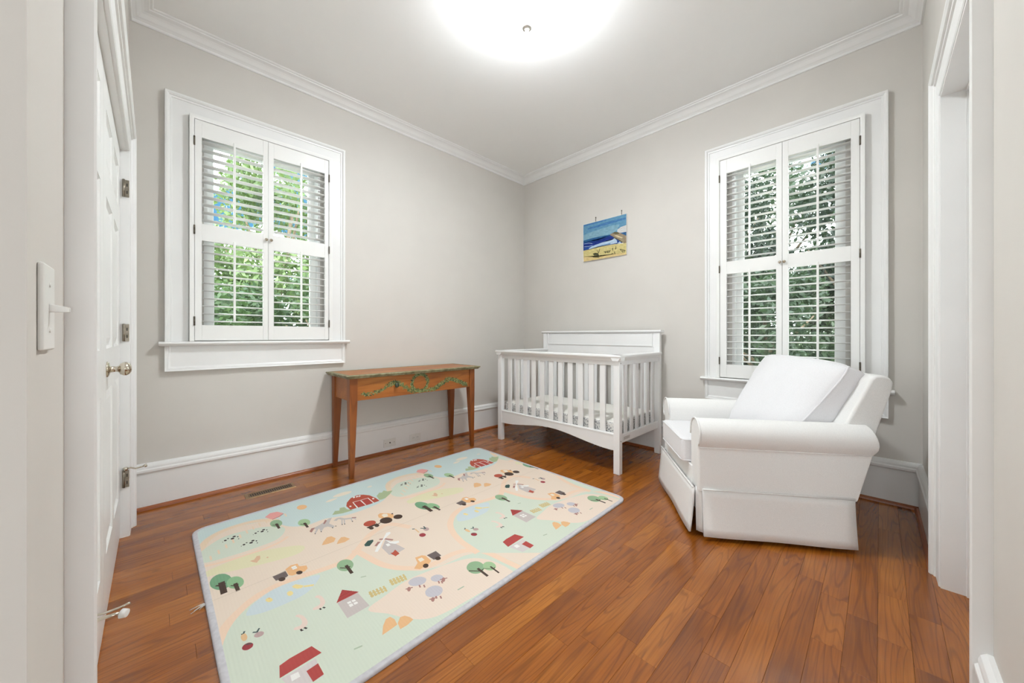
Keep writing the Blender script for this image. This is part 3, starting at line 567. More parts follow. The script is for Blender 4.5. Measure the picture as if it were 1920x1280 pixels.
PRINT = """
~sky 100,2333 154,2363 157,2376 162,2395 167,2415 175,2433 184,2448 195,2462 208,2475 222,2485 237,2493 254,2500 272,2504 292,2506 314,2504 338,2499 362,2492 385,2485 407,2479 428,2473 447,2463 466,2446 482,2416 497,2377 511,2337 527,2305 545,2283 563,2266 583,2254 604,2245 627,2242 651,2245 677,2249 702,2248 727,2240 752,2227 778,2215 806,2206 836,2202 868,2200 900,2200 932,2203 962,2207 991,2213 1020,2222 1050,2238 1083,2265 1118,2300 1150,2334 1172,2358 1172,2720 1150,2720 1118,2720 1083,2720 1050,2720 1020,2720 991,2720 962,2720 932,2720 900,2720 868,2720 836,2720 806,2720 778,2720 752,2720 727,2720 702,2720 677,2720 651,2720 627,2720 604,2720 583,2720 563,2720 545,2720 527,2720 511,2720 497,2720 482,2720 466,2720 447,2720 428,2720 407,2720 385,2720 362,2720 338,2720 314,2720 292,2720 272,2720 254,2720 237,2720 222,2720 208,2720 195,2720 184,2720 175,2720 167,2720 162,2720 157,2720 154,2720 100,2720
~fence 135,2333 140,2351 148,2378 157,2407 167,2432 178,2452 190,2469 204,2484 220,2497 238,2508 257,2517 278,2524 299,2528 322,2530 346,2530 370,2528 392,2524 414,2517 434,2508 453,2497 470,2484 485,2468 498,2450 507,2434 514,2423 484,2405 477,2416 468,2431 458,2446 446,2458 433,2468 418,2477 401,2484 384,2490 365,2494 344,2496 324,2496 305,2494 287,2490 270,2484 254,2477 240,2469 228,2459 218,2447 208,2434 199,2418 190,2395 181,2368 174,2342 169,2323
mint 137,2283 142,2301 151,2319 163,2336 177,2353 192,2371 210,2388 229,2404 248,2416 266,2422 284,2425 303,2424 323,2422 346,2418 371,2413 396,2406 419,2396 441,2384 462,2368 481,2352 495,2336 504,2320 508,2304 509,2288 506,2271 498,2252 487,2232 471,2213 454,2199 434,2191 410,2187 385,2186 360,2185 334,2184 308,2185 281,2187 255,2190 229,2193 202,2196 178,2202 159,2211 147,2226 140,2244 136,2264
~peach 152,2190 166,2186 187,2178 210,2171 233,2165 256,2160 281,2157 306,2154 332,2153 360,2153 391,2155 419,2158 442,2163 460,2170 474,2179 486,2189 494,2196 506,2182 497,2175 485,2165 468,2154 448,2145 422,2140 392,2137 361,2135 332,2135 305,2136 278,2139 253,2143 229,2147 205,2154 181,2161 160,2168 146,2174
yellow 158,2114 163,2120 171,2124 180,2128 193,2131 208,2134 226,2137 247,2139 269,2140 294,2140 322,2139 351,2136 380,2130 411,2118 445,2102 476,2085 500,2070 517,2057 528,2045 534,2034 536,2023 533,2011 525,1999 513,1988 498,1982 480,1980 458,1983 433,1987 408,1993 381,2000 351,2009 322,2019 294,2028 268,2037 244,2046 221,2055 202,2062 187,2066 174,2069 165,2071 158,2076 154,2084 153,2095 154,2105
mint 126,1379 140,1512 167,1617 213,1690 269,1740 347,1772 445,1772 568,1748 661,1744 706,1782 718,1746 733,1639 771,1537 853,1446 943,1411 1057,1400 1133,1373 1181,1290 1208,1139 1096,1146 393,1116
~peach 118,1371 118,1388 118,1412 118,1438 118,1460 118,1477 118,1491 119,1506 121,1522 124,1541 128,1562 132,1583 138,1604 145,1624 153,1645 162,1664 171,1683 182,1699 193,1713 205,1726 218,1739 233,1752 248,1766 266,1779 284,1789 304,1798 325,1804 347,1808 370,1811 395,1811 420,1808 446,1805 472,1801 498,1796 525,1790 551,1784 575,1781 597,1779 617,1779 636,1780 653,1785 669,1794 687,1808 705,1824 724,1841 742,1857 759,1875 778,1892 797,1908 817,1920 837,1930 856,1937 874,1942 890,1948 908,1953 931,1953 954,1940 974,1915 993,1881 1010,1847 1021,1825 991,1809 979,1832 963,1865 945,1896 930,1916 922,1920 914,1919 900,1915 884,1910 867,1905 850,1898 833,1890 817,1880 800,1867 783,1850 765,1832 746,1815 728,1799 709,1782 688,1766 665,1753 642,1747 618,1745 595,1745 571,1747 545,1751 518,1756 492,1762 466,1767 441,1771 416,1775 393,1777 372,1777 352,1775 334,1771 316,1766 300,1759 284,1750 269,1739 255,1727 242,1715 230,1703 219,1691 210,1679 201,1665 192,1649 184,1632 177,1613 170,1594 165,1575 161,1555 158,1536 155,1518 153,1503 152,1490 152,1476 152,1460 152,1438 152,1412 152,1388 152,1371
~peach 718,1826 722,1807 728,1778 734,1747 741,1718 746,1693 751,1669 756,1646 762,1625 770,1606 778,1587 788,1570 800,1553 814,1535 831,1516 848,1500 865,1487 880,1479 893,1473 908,1469 926,1466 949,1465 976,1467 1005,1468 1033,1466 1058,1459 1083,1450 1105,1438 1125,1423 1140,1406 1153,1387 1162,1367 1170,1344 1177,1317 1182,1287 1186,1258 1190,1229 1195,1201 1200,1171 1204,1144 1207,1126 1175,1120 1172,1139 1168,1165 1163,1195 1158,1225 1154,1253 1150,1283 1146,1310 1140,1334 1132,1355 1124,1372 1115,1386 1103,1399 1088,1410 1069,1420 1048,1429 1027,1434 1004,1436 977,1435 950,1433 924,1434 902,1438 883,1442 865,1450 847,1461 828,1476 808,1494 790,1514 774,1533 761,1553 750,1573 740,1593 732,1615 725,1638 719,1662 714,1687 709,1712 703,1740 696,1772 690,1800 686,1820
cream 586,1385 596,1395 614,1401 638,1405 662,1410 686,1416 713,1423 740,1429 767,1432 792,1432 815,1431 840,1427 866,1423 896,1418 929,1412 962,1404 991,1396 1017,1387 1042,1377 1064,1365 1083,1351 1099,1334 1111,1314 1122,1293 1130,1271 1137,1248 1142,1222 1145,1199 1145,1179 1146,1164 1146,1153 1140,1145 1123,1140 1090,1139 1044,1142 995,1147 950,1151 909,1153 870,1156 833,1158 801,1162 776,1166 756,1171 739,1178 723,1187 707,1200 693,1215 681,1232 669,1248 659,1264 651,1279 642,1295 633,1312 619,1331 602,1351 589,1370
pond 247,1688 249,1696 254,1707 260,1717 267,1727 276,1735 286,1743 297,1750 308,1757 319,1763 331,1768 343,1773 357,1776 372,1777 388,1778 406,1776 423,1774 442,1770 462,1764 481,1758 496,1752 507,1747 515,1743 519,1738 519,1730 514,1719 503,1705 491,1691 479,1679 469,1670 459,1663 449,1657 437,1652 424,1649 409,1647 394,1647 377,1647 359,1647 338,1649 319,1650 302,1653 288,1657 277,1661 267,1666 259,1671 253,1675 249,1678 247,1682
fence 186,2212 194,2212 194,2257 186,2257
fence 219,2248 227,2248 227,2293 219,2293
fence 252,2283 260,2283 260,2328 252,2328
fence 284,2316 292,2316 292,2361 284,2361
fence 317,2347 325,2347 325,2392 317,2392
fence 350,2375 358,2375 358,2420 350,2420
fence 382,2398 390,2398 390,2443 382,2443
fence 415,2417 423,2417 423,2462 415,2462
fence 448,2431 456,2431 456,2476 448,2476
fence 480,2439 488,2439 488,2484 480,2484
fence 513,2442 521,2442 521,2487 513,2487
fence 546,2439 554,2439 554,2484 546,2484
sun 672,2489 668,2479 662,2471 655,2466 647,2464 639,2466 632,2471 626,2479 622,2490 621,2501 621,2512 625,2522 630,2530 637,2536 646,2538 654,2536 661,2530 667,2522 671,2512 673,2500
cloud 833,2519 839,2524 848,2530 859,2535 870,2539 881,2541 894,2542 906,2542 917,2541 928,2538 939,2533 948,2527 953,2521 953,2514 949,2507 942,2500 934,2495 924,2492 912,2490 899,2490 887,2490 875,2491 864,2492 853,2495 845,2498 839,2502 834,2508 832,2514
cloud 774,2472 779,2477 788,2482 799,2487 809,2489 820,2488 833,2486 844,2483 850,2479 848,2475 840,2471 831,2466 822,2463 814,2460 806,2458 798,2457 791,2457 784,2459 778,2463 774,2468
cloud 1054,2507 1057,2510 1063,2513 1070,2515 1076,2516 1081,2515 1086,2512 1090,2509 1091,2506 1089,2503 1084,2499 1078,2495 1073,2494 1067,2496 1061,2499 1056,2503
bush 746,2266 775,2306 796,2293 809,2324 834,2319 835,2278 850,2255 859,2238 799,2243
bush 1031,2261 1042,2326 1078,2363 1090,2351 1115,2376 1126,2345 1158,2333 1119,2293 1071,2257 1045,2253
barn 847,2255 847,2322 868,2369 910,2416 956,2430 989,2409 1014,2369 1026,2302 1027,2247 960,2244
barn_dark 901,2340 988,2336 984,2246 888,2250
~white 884,2250 894,2348 993,2339 990,2245 984,2245 987,2335 898,2342 892,2250
~white 946,2334 942,2248 936,2248 938,2334
white 936,2413 933,2405 928,2400 924,2400 921,2404 922,2411 925,2419 930,2424 934,2424 937,2420
white 954,2408 951,2400 946,2395 942,2395 939,2399 940,2406 943,2414 948,2419 952,2419 955,2415
white 969,2403 965,2395 961,2391 956,2390 953,2394 954,2401 957,2409 962,2414 967,2414 969,2410
barn 928,2395 926,2391 923,2390 923,2394 924,2399 926,2403 928,2403 929,2400
barn 948,2394 945,2390 943,2389 942,2392 943,2398 946,2402 948,2402 949,2399
barn 962,2390 959,2386 957,2386 956,2389 958,2395 960,2399 962,2399 963,2396
white 869,2296 866,2291 863,2290 859,2293 858,2299 859,2306 862,2310 866,2311 869,2308 871,2302
white 1016,2299 1012,2294 1008,2293 1005,2297 1003,2303 1005,2310 1009,2315 1013,2316 1016,2312 1017,2306
kite 457,2514 490,2551 525,2541 547,2495 513,2463 482,2453
~kite_dark 547,2485 519,2461 483,2450 481,2456 517,2467 543,2489
tree_dark 239,1978 238,1961 234,1946 228,1935 220,1927 211,1923 202,1924 193,1929 185,1938 178,1951 172,1966 168,1983 167,2000 168,2017 172,2033 177,2045 185,2054 194,2059 203,2059 213,2053 222,2044 229,2030 235,2014 238,1996
~bark 215,1986 214,1890 192,1890 193,1986
~bark 201,1949 181,1971 187,1977 207,1955
~bark 200,1955 210,1969 218,1963 208,1949
tree_light 274,1926 272,1914 269,1903 264,1896 257,1891 251,1889 243,1891 237,1897 230,1905 225,1915 221,1927 219,1941 219,1954 220,1967 223,1977 228,1986 234,1991 242,1993 249,1991 256,1986 263,1977 268,1966 272,1953 274,1940
~bark 252,1934 254,1868 240,1868 238,1934
~bark 244,1908 227,1928 231,1932 248,1912
~bark 244,1912 252,1923 256,1919 248,1908
tree_mid 657,1712 652,1701 646,1692 639,1685 630,1681 622,1681 613,1683 606,1689 600,1697 595,1707 593,1719 592,1731 594,1744 598,1755 604,1765 612,1772 620,1777 629,1778 638,1775 646,1770 652,1761 657,1750 659,1738 659,1725
~bark 635,1725 633,1648 619,1648 621,1725
~bark 625,1696 599,1724 603,1728 629,1700
~bark 625,1700 637,1708 641,1704 629,1696
tree_mid 514,2371 511,2359 506,2349 500,2342 494,2338 487,2338 480,2340 473,2346 468,2354 463,2365 461,2377 460,2390 461,2403 464,2415 468,2425 474,2432 481,2437 488,2438 495,2435 502,2429 508,2421 512,2409 515,2397 515,2384
~bark 493,2385 493,2313 481,2313 481,2385
~bark 485,2358 466,2379 470,2383 489,2362
~bark 485,2362 494,2372 498,2368 489,2358
tree_pale 629,2269 626,2258 621,2249 614,2243 607,2240 600,2239 593,2242 586,2248 581,2256 577,2266 574,2278 574,2290 575,2302 579,2314 584,2323 590,2330 597,2334 605,2334 612,2332 619,2326 625,2317 629,2306 631,2294 631,2281
~bark 608,2282 608,2215 596,2215 596,2282
~bark 600,2256 580,2279 584,2283 604,2260
~bark 600,2260 610,2269 614,2265 604,2256
tree_mid 1072,1263 1064,1255 1054,1250 1044,1247 1034,1248 1024,1251 1016,1257 1009,1266 1005,1276 1004,1287 1005,1299 1008,1310 1014,1320 1022,1328 1032,1334 1042,1337 1053,1337 1063,1333 1072,1327 1079,1318 1083,1307 1084,1296 1083,1284 1079,1272
~bark 1052,1280 1050,1207 1038,1207 1040,1280
~bark 1043,1252 1005,1292 1009,1296 1047,1256
~bark 1044,1256 1060,1261 1062,1257 1046,1252
tree_pale 1112,1228 1105,1224 1098,1221 1091,1221 1084,1223 1078,1227 1073,1233 1069,1240 1067,1248 1067,1257 1069,1266 1073,1274 1078,1280 1084,1285 1092,1288 1099,1288 1106,1287 1113,1282 1118,1276 1122,1269 1123,1260 1123,1251 1121,1242 1117,1235
~bark 1100,1249 1098,1188 1090,1188 1092,1249
~bark 1094,1226 1062,1259 1064,1261 1096,1228
~bark 1095,1229 1107,1232 1107,1228 1095,1225
black 250,2365 250,2363 249,2361 248,2361 247,2363 247,2366 247,2368 248,2370 249,2369 250,2368
black 266,2373 265,2368 262,2366 258,2366 255,2370 254,2375 255,2380 258,2383 262,2382 265,2378
black 276,2386 276,2382 273,2381 271,2381 269,2384 268,2387 269,2390 271,2392 274,2391 276,2389
black 297,2369 295,2363 291,2360 286,2361 282,2365 281,2371 283,2377 287,2380 292,2379 295,2375
black 306,2386 304,2381 300,2379 296,2380 292,2383 291,2389 293,2394 297,2396 301,2396 304,2392
black 315,2372 314,2368 312,2366 310,2366 309,2369 308,2373 309,2377 311,2379 313,2378 314,2376
black 314,2345 313,2342 312,2340 311,2340 309,2342 309,2346 310,2349 311,2350 313,2350 314,2348
black 312,2252 311,2250 310,2249 309,2249 309,2251 308,2253 309,2255 310,2256 311,2256 312,2255
black 328,2259 327,2255 324,2252 320,2253 317,2257 316,2262 318,2266 321,2268 324,2268 327,2264
black 339,2270 338,2267 336,2266 333,2267 331,2269 331,2272 332,2275 334,2276 336,2276 338,2273
black 359,2254 357,2249 353,2246 348,2247 344,2251 343,2257 345,2262 349,2264 354,2263 358,2259
black 368,2270 366,2265 363,2263 358,2264 355,2268 354,2273 356,2277 359,2280 364,2279 367,2275
black 377,2256 376,2252 374,2250 372,2251 371,2253 370,2257 371,2261 373,2263 375,2262 377,2260
black 376,2230 375,2228 374,2226 372,2226 371,2228 371,2232 371,2234 373,2236 374,2236 375,2234
black 375,2338 374,2335 374,2334 373,2334 372,2336 372,2338 372,2341 373,2342 374,2342 375,2340
black 391,2345 389,2341 386,2338 383,2339 380,2342 380,2347 381,2352 384,2354 388,2353 390,2350
black 402,2356 401,2354 399,2352 396,2353 394,2355 394,2358 395,2361 397,2362 399,2362 401,2359
black 421,2341 419,2336 415,2333 410,2334 407,2338 406,2343 408,2348 412,2351 416,2350 420,2346
black 430,2357 428,2352 425,2350 420,2351 417,2354 416,2359 418,2364 422,2366 426,2365 429,2362
black 438,2343 437,2340 436,2338 434,2338 432,2341 432,2344 433,2348 435,2350 437,2349 438,2347
black 437,2318 436,2316 435,2314 433,2314 432,2316 432,2319 433,2322 434,2324 435,2323 437,2321
horse 597,2154 623,2185 658,2197 692,2218 717,2236 734,2234 717,2207 700,2176 713,2123 700,2110 684,2145 666,2149 639,2112 640,2137 643,2160 612,2115 611,2128 629,2160 617,2172 604,2148
mane 598,2166 613,2189 630,2185 614,2162 602,2143 596,2152
mane 674,2195 697,2234 703,2221 681,2188
~horse 728,2191 733,2194 740,2200 748,2206 761,2206 770,2199 776,2190 780,2181 784,2175 788,2171 793,2168 799,2165 805,2161 814,2156 824,2152 833,2147 839,2144 831,2128 825,2131 816,2135 806,2140 797,2145 790,2149 783,2153 777,2157 770,2163 764,2172 760,2181 756,2188 755,2190 755,2189 750,2186 744,2180 740,2177
~horse 771,2170 751,2112 745,2114 765,2172
~horse 780,2161 763,2109 757,2111 774,2163
~horse 812,2146 805,2106 799,2108 806,2146
~horse 825,2140 829,2114 823,2114 819,2140
~mane 819,2156 838,2140 832,2132 813,2148
black 613,2114 611,2111 609,2111 608,2114 608,2118 610,2121 612,2121 613,2118
black 642,2112 641,2109 639,2109 637,2113 638,2117 639,2119 641,2119 643,2116
black 700,2112 699,2109 696,2109 695,2113 696,2117 697,2120 700,2119 701,2116
black 719,2117 717,2114 715,2114 714,2118 714,2122 716,2125 718,2124 720,2121
black 751,2110 749,2107 747,2107 745,2110 746,2115 748,2117 750,2117 751,2114
black 763,2105 761,2102 758,2102 757,2106 758,2110 760,2113 762,2112 763,2109
black 805,2104 803,2101 800,2102 799,2105 800,2109 802,2112 804,2112 806,2108
hay 601,1976 617,2004 644,2035 664,2030 674,1994 656,1966 627,1967
hay 658,1933 674,1960 697,1983 712,1974 725,1935 694,1923
hay 573,1233 593,1270 615,1293 631,1293 638,1270 633,1239 603,1235
hay 637,1244 657,1264 673,1259 684,1238 687,1219 658,1211 631,1212
cargo 368,1873 419,1878 420,1832 410,1824 373,1830
orange 421,1889 446,1905 472,1898 473,1869 498,1853 495,1825 481,1813 470,1815 433,1818 422,1832
white 444,1889 462,1889 463,1861 445,1861
bark 472,1814 470,1810 468,1806 465,1805 461,1804 458,1805 454,1808 452,1811 450,1816 449,1821 449,1825 450,1829 452,1833 455,1835 459,1835 463,1834 466,1832 469,1828 471,1823 472,1818
bark 406,1818 405,1814 402,1810 399,1808 396,1807 392,1808 388,1810 385,1814 383,1818 382,1823 382,1828 383,1833 385,1837 388,1839 392,1840 396,1839 399,1837 402,1833 405,1829 406,1823
fox 318,2077 335,2075 349,2099 361,2093 357,2062 346,2049 339,2038 328,2055
~fox 379,2055 386,2057 388,2047 381,2045
orange 938,2076 957,2087 991,2054 1009,2022 989,1982 973,1983 937,2019 928,2042
cloud 953,2061 969,2065 984,2050 974,2019 951,2022
barn 895,2005 890,1996 883,1989 874,1985 863,1984 854,1985 844,1990 837,1997 833,2006 831,2016 832,2026 837,2034 844,2042 853,2046 863,2048 873,2046 882,2041 890,2034 895,2025 896,2015
bark 832,1986 891,1988 895,1974 835,1968
~bark 882,1972 914,1987 916,1981 884,1966
bark 973,1963 967,1953 959,1947 950,1944 940,1944 930,1948 922,1955 916,1965 912,1976 912,1988 915,2000 920,2009 928,2016 938,2020 948,2019 958,2015 967,2008 973,1998 976,1986 976,1974
bark 1034,1959 1029,1952 1023,1947 1016,1944 1008,1945 1001,1948 995,1953 991,1960 988,1969 988,1977 991,1986 995,1993 1001,1998 1009,2001 1016,2001 1024,1998 1030,1992 1035,1985 1037,1976 1037,1967
bark 893,1958 890,1953 887,1950 883,1948 879,1947 876,1948 873,1951 871,1955 870,1960 870,1966 871,1971 874,1976 877,1979 881,1982 885,1982 888,1981 891,1978 893,1974 894,1969 894,1963
bark 859,1952 857,1948 854,1945 850,1943 846,1943 843,1945 840,1947 838,1951 837,1956 837,1960 838,1965 840,1969 843,1972 846,1974 850,1974 854,1973 857,1970 859,1966 860,1961 860,1957
bark 1010,2027 1008,2025 1007,2023 1005,2022 1004,2022 1002,2022 1001,2023 1000,2025 1000,2027 1000,2030 1001,2032 1002,2034 1004,2036 1006,2037 1007,2037 1009,2037 1010,2036 1011,2034 1011,2032 1010,2029
wall_grey 854,1799 866,1765 886,1653 823,1640 806,1661 807,1740
barn 817,1669 828,1666 847,1680 847,1634 832,1631 823,1627 819,1651
green_dark 755,1829 783,1852 807,1843 802,1827 770,1799 753,1812
~mane 835,1827 860,1807 884,1770 874,1764 852,1799 827,1817
~mane 787,1782 816,1807 826,1795 797,1770
white 767,1733 802,1778 841,1806 886,1857 904,1852 901,1836 867,1816 840,1796 801,1746 777,1723
white 851,1799 864,1761 897,1739 891,1723 871,1726 854,1750
white 834,1757 849,1754 849,1731 833,1731
cargo 934,1529 984,1528 983,1478 939,1474
orange 884,1552 917,1546 928,1530 926,1477 905,1465 857,1459 839,1482 872,1508
cloud 887,1533 908,1531 907,1505 884,1505
bark 899,1457 896,1453 893,1450 889,1448 885,1448 881,1449 878,1451 876,1455 875,1459 875,1464 877,1469 879,1473 883,1476 887,1478 891,1479 895,1477 898,1475 900,1471 901,1467 901,1462
bark 969,1463 967,1459 963,1457 959,1456 955,1457 952,1458 949,1461 947,1465 946,1470 946,1474 948,1478 951,1482 954,1484 958,1485 962,1485 966,1483 969,1480 971,1476 972,1472 971,1467
veg_orange 232,1560 229,1550 225,1546 220,1547 217,1554 215,1564 215,1576 218,1585 222,1590 226,1589 230,1582 232,1571
mauve 278,1543 276,1536 273,1532 267,1530 261,1531 255,1534 251,1540 249,1546 251,1553 254,1557 260,1559 266,1559 272,1555 276,1549
crimson 241,1512 240,1505 237,1499 232,1496 226,1495 221,1496 216,1500 212,1506 210,1513 211,1520 214,1525 218,1529 224,1530 230,1529 235,1525 239,1519
~leaf_dark 251,1573 263,1563 259,1559 247,1569
~leaf_dark 256,1562 268,1579 272,1575 262,1558
~leaf_dark 218,1592 223,1590 226,1599 232,1597 227,1586 218,1586
~leaf_dark 223,1528 239,1519 237,1515 221,1524
veg_orange 1012,1790 1018,1777 1016,1735 1009,1738
mauve 1069,1727 1065,1722 1061,1720 1057,1719 1052,1719 1048,1722 1045,1726 1044,1731 1043,1737 1044,1743 1047,1749 1050,1753 1055,1756 1059,1757 1064,1756 1068,1754 1071,1750 1072,1744 1073,1738 1072,1732
crimson 1027,1691 1023,1686 1019,1683 1014,1682 1009,1682 1004,1684 1000,1688 998,1693 996,1699 997,1705 999,1710 1002,1715 1007,1718 1012,1720 1017,1719 1022,1717 1026,1713 1028,1708 1029,1702 1029,1696
~leaf_dark 1043,1770 1060,1747 1054,1743 1037,1766
~leaf_dark 1066,1772 1062,1743 1056,1743 1058,1772
~leaf_dark 1005,1795 1016,1787 1012,1781 1001,1789
duck 412,1741 427,1746 435,1735 450,1712 440,1702 425,1709 415,1726
~duck 451,1711 484,1690 478,1680 445,1701
duck 406,1696 405,1691 403,1687 400,1684 397,1683 394,1683 391,1685 388,1688 387,1693 386,1698 386,1703 387,1708 388,1713 391,1716 394,1717 398,1717 401,1715 403,1712 405,1707 406,1702
duck 337,1709 336,1705 334,1702 331,1701 328,1701 324,1703 321,1706 319,1710 317,1715 316,1720 316,1725 317,1729 320,1732 322,1734 325,1734 329,1732 332,1729 334,1725 336,1720 337,1714
orange 331,1726 330,1723 328,1724 326,1727 326,1730 328,1733 329,1732 331,1729
goose 378,1547 379,1549 381,1550 384,1551 387,1550 390,1547 393,1543 396,1538 399,1532 401,1524 402,1515 404,1505 404,1497 404,1490 403,1485 402,1480 400,1476 398,1472 395,1469 391,1467 388,1465 384,1464 381,1465 377,1466 373,1467 369,1469 364,1472 360,1475 357,1478 356,1481 357,1484 359,1487 361,1489 364,1489 369,1488 374,1486 378,1486 381,1487 383,1489 385,1492 387,1495 388,1500 389,1506 389,1512 389,1517 388,1522 387,1526 386,1530 384,1534 382,1538 380,1541 378,1544
~black 378,1466 379,1456 381,1458 381,1452 373,1454 372,1466
~black 389,1466 395,1454 389,1452 383,1464
goose 461,1603 462,1605 465,1608 468,1609 471,1609 474,1607 477,1604 480,1599 482,1593 484,1585 485,1576 485,1566 485,1558 484,1552 483,1547 481,1543 479,1539 476,1535 473,1531 469,1528 465,1526 461,1525 456,1525 452,1525 448,1526 444,1528 440,1530 437,1532 435,1535 435,1538 436,1541 438,1544 441,1546 445,1546 449,1546 454,1546 458,1546 461,1548 464,1550 466,1553 468,1557 469,1562 470,1568 471,1574 471,1579 471,1583 470,1586 469,1589 468,1592 466,1595 464,1598 462,1601
~black 459,1526 461,1514 455,1514 453,1524
~black 470,1524 475,1514 469,1512 464,1522
wall_grey 515,1506 595,1513 600,1403 514,1399
roof 512,1508 556,1571 601,1509
~roof_line 549,1564 562,1564 562,1560 549,1560
~roof_line 543,1554 569,1554 569,1552 543,1550
~roof_line 537,1544 575,1546 575,1542 537,1542
~roof_line 530,1536 582,1538 582,1534 530,1532
~roof_line 524,1526 588,1528 588,1526 524,1524
~roof_line 518,1518 595,1520 595,1516 518,1516
white 543,1483 572,1479 574,1448 543,1448
~wall_grey 560,1481 560,1448 556,1448 556,1481
~wall_grey 543,1470 574,1466 574,1460 543,1466
~picket 625,1469 693,1455 691,1449 623,1463
~picket 624,1453 688,1441 688,1435 622,1447
~picket 638,1480 634,1439 624,1439 628,1480
~picket 650,1478 648,1437 638,1437 642,1478
~picket 664,1476 660,1435 652,1435 656,1476
~picket 678,1474 674,1432 666,1432 670,1474
~picket 692,1471 688,1430 680,1430 684,1471
~picket 718,1477 788,1463 786,1457 716,1471
~picket 716,1461 782,1449 780,1443 716,1455
~picket 732,1489 726,1446 716,1448 722,1491
~picket 746,1487 740,1443 730,1445 736,1489
~picket 760,1484 754,1441 744,1443 750,1486
~picket 774,1482 768,1438 758,1440 764,1484
~picket 788,1480 781,1436 773,1438 780,1482
wool 840,1379 834,1372 826,1366 816,1364 805,1365 795,1369 785,1375 777,1383 772,1393 771,1402 772,1412 777,1419 785,1425 795,1427 806,1427 817,1423 827,1417 835,1408 840,1398 842,1388
mane 760,1370 756,1366 751,1364 748,1366 747,1371 748,1378 752,1384 756,1389 761,1391 764,1389 765,1384 764,1377
~mane 747,1390 774,1379 772,1373 745,1384
~mane 803,1369 798,1352 792,1354 797,1371
~mane 817,1356 812,1339 806,1341 811,1358
wool 901,1339 896,1334 890,1330 882,1329 874,1330 867,1333 860,1339 856,1346 853,1353 853,1361 855,1368 859,1374 865,1378 873,1379 881,1378 889,1375 895,1369 900,1362 903,1354 903,1346
mane 896,1318 890,1313 885,1312 882,1314 881,1319 883,1326 887,1332 893,1337 898,1339 901,1337 902,1331 900,1325
~mane 882,1339 911,1326 909,1320 880,1333
~mane 875,1333 869,1316 863,1318 869,1335
~mane 884,1324 879,1307 873,1309 878,1326
wool 856,1278 850,1269 841,1262 831,1258 820,1258 810,1261 801,1267 794,1275 789,1285 788,1296 791,1306 796,1316 805,1323 815,1327 826,1327 837,1325 847,1319 854,1310 858,1299 859,1288
mane 799,1250 795,1246 790,1244 787,1246 786,1251 787,1257 791,1263 796,1267 800,1268 803,1266 804,1262 803,1255
~mane 786,1269 813,1257 811,1251 784,1263
~mane 817,1263 812,1248 806,1250 811,1265
~mane 830,1251 825,1235 819,1237 824,1253
wall_pale 278,1296 377,1298 373,1254 375,1216 296,1221
roof 285,1352 315,1359 381,1360 397,1308 275,1302
roof 341,1270 376,1274 377,1220 345,1216
white 301,1289 322,1286 322,1263 299,1264
~tuft 898,1233 930,1232 930,1226 898,1227
~tuft 644,1597 664,1589 662,1583 642,1591
~tuft 480,1248 506,1242 504,1236 478,1242
"""
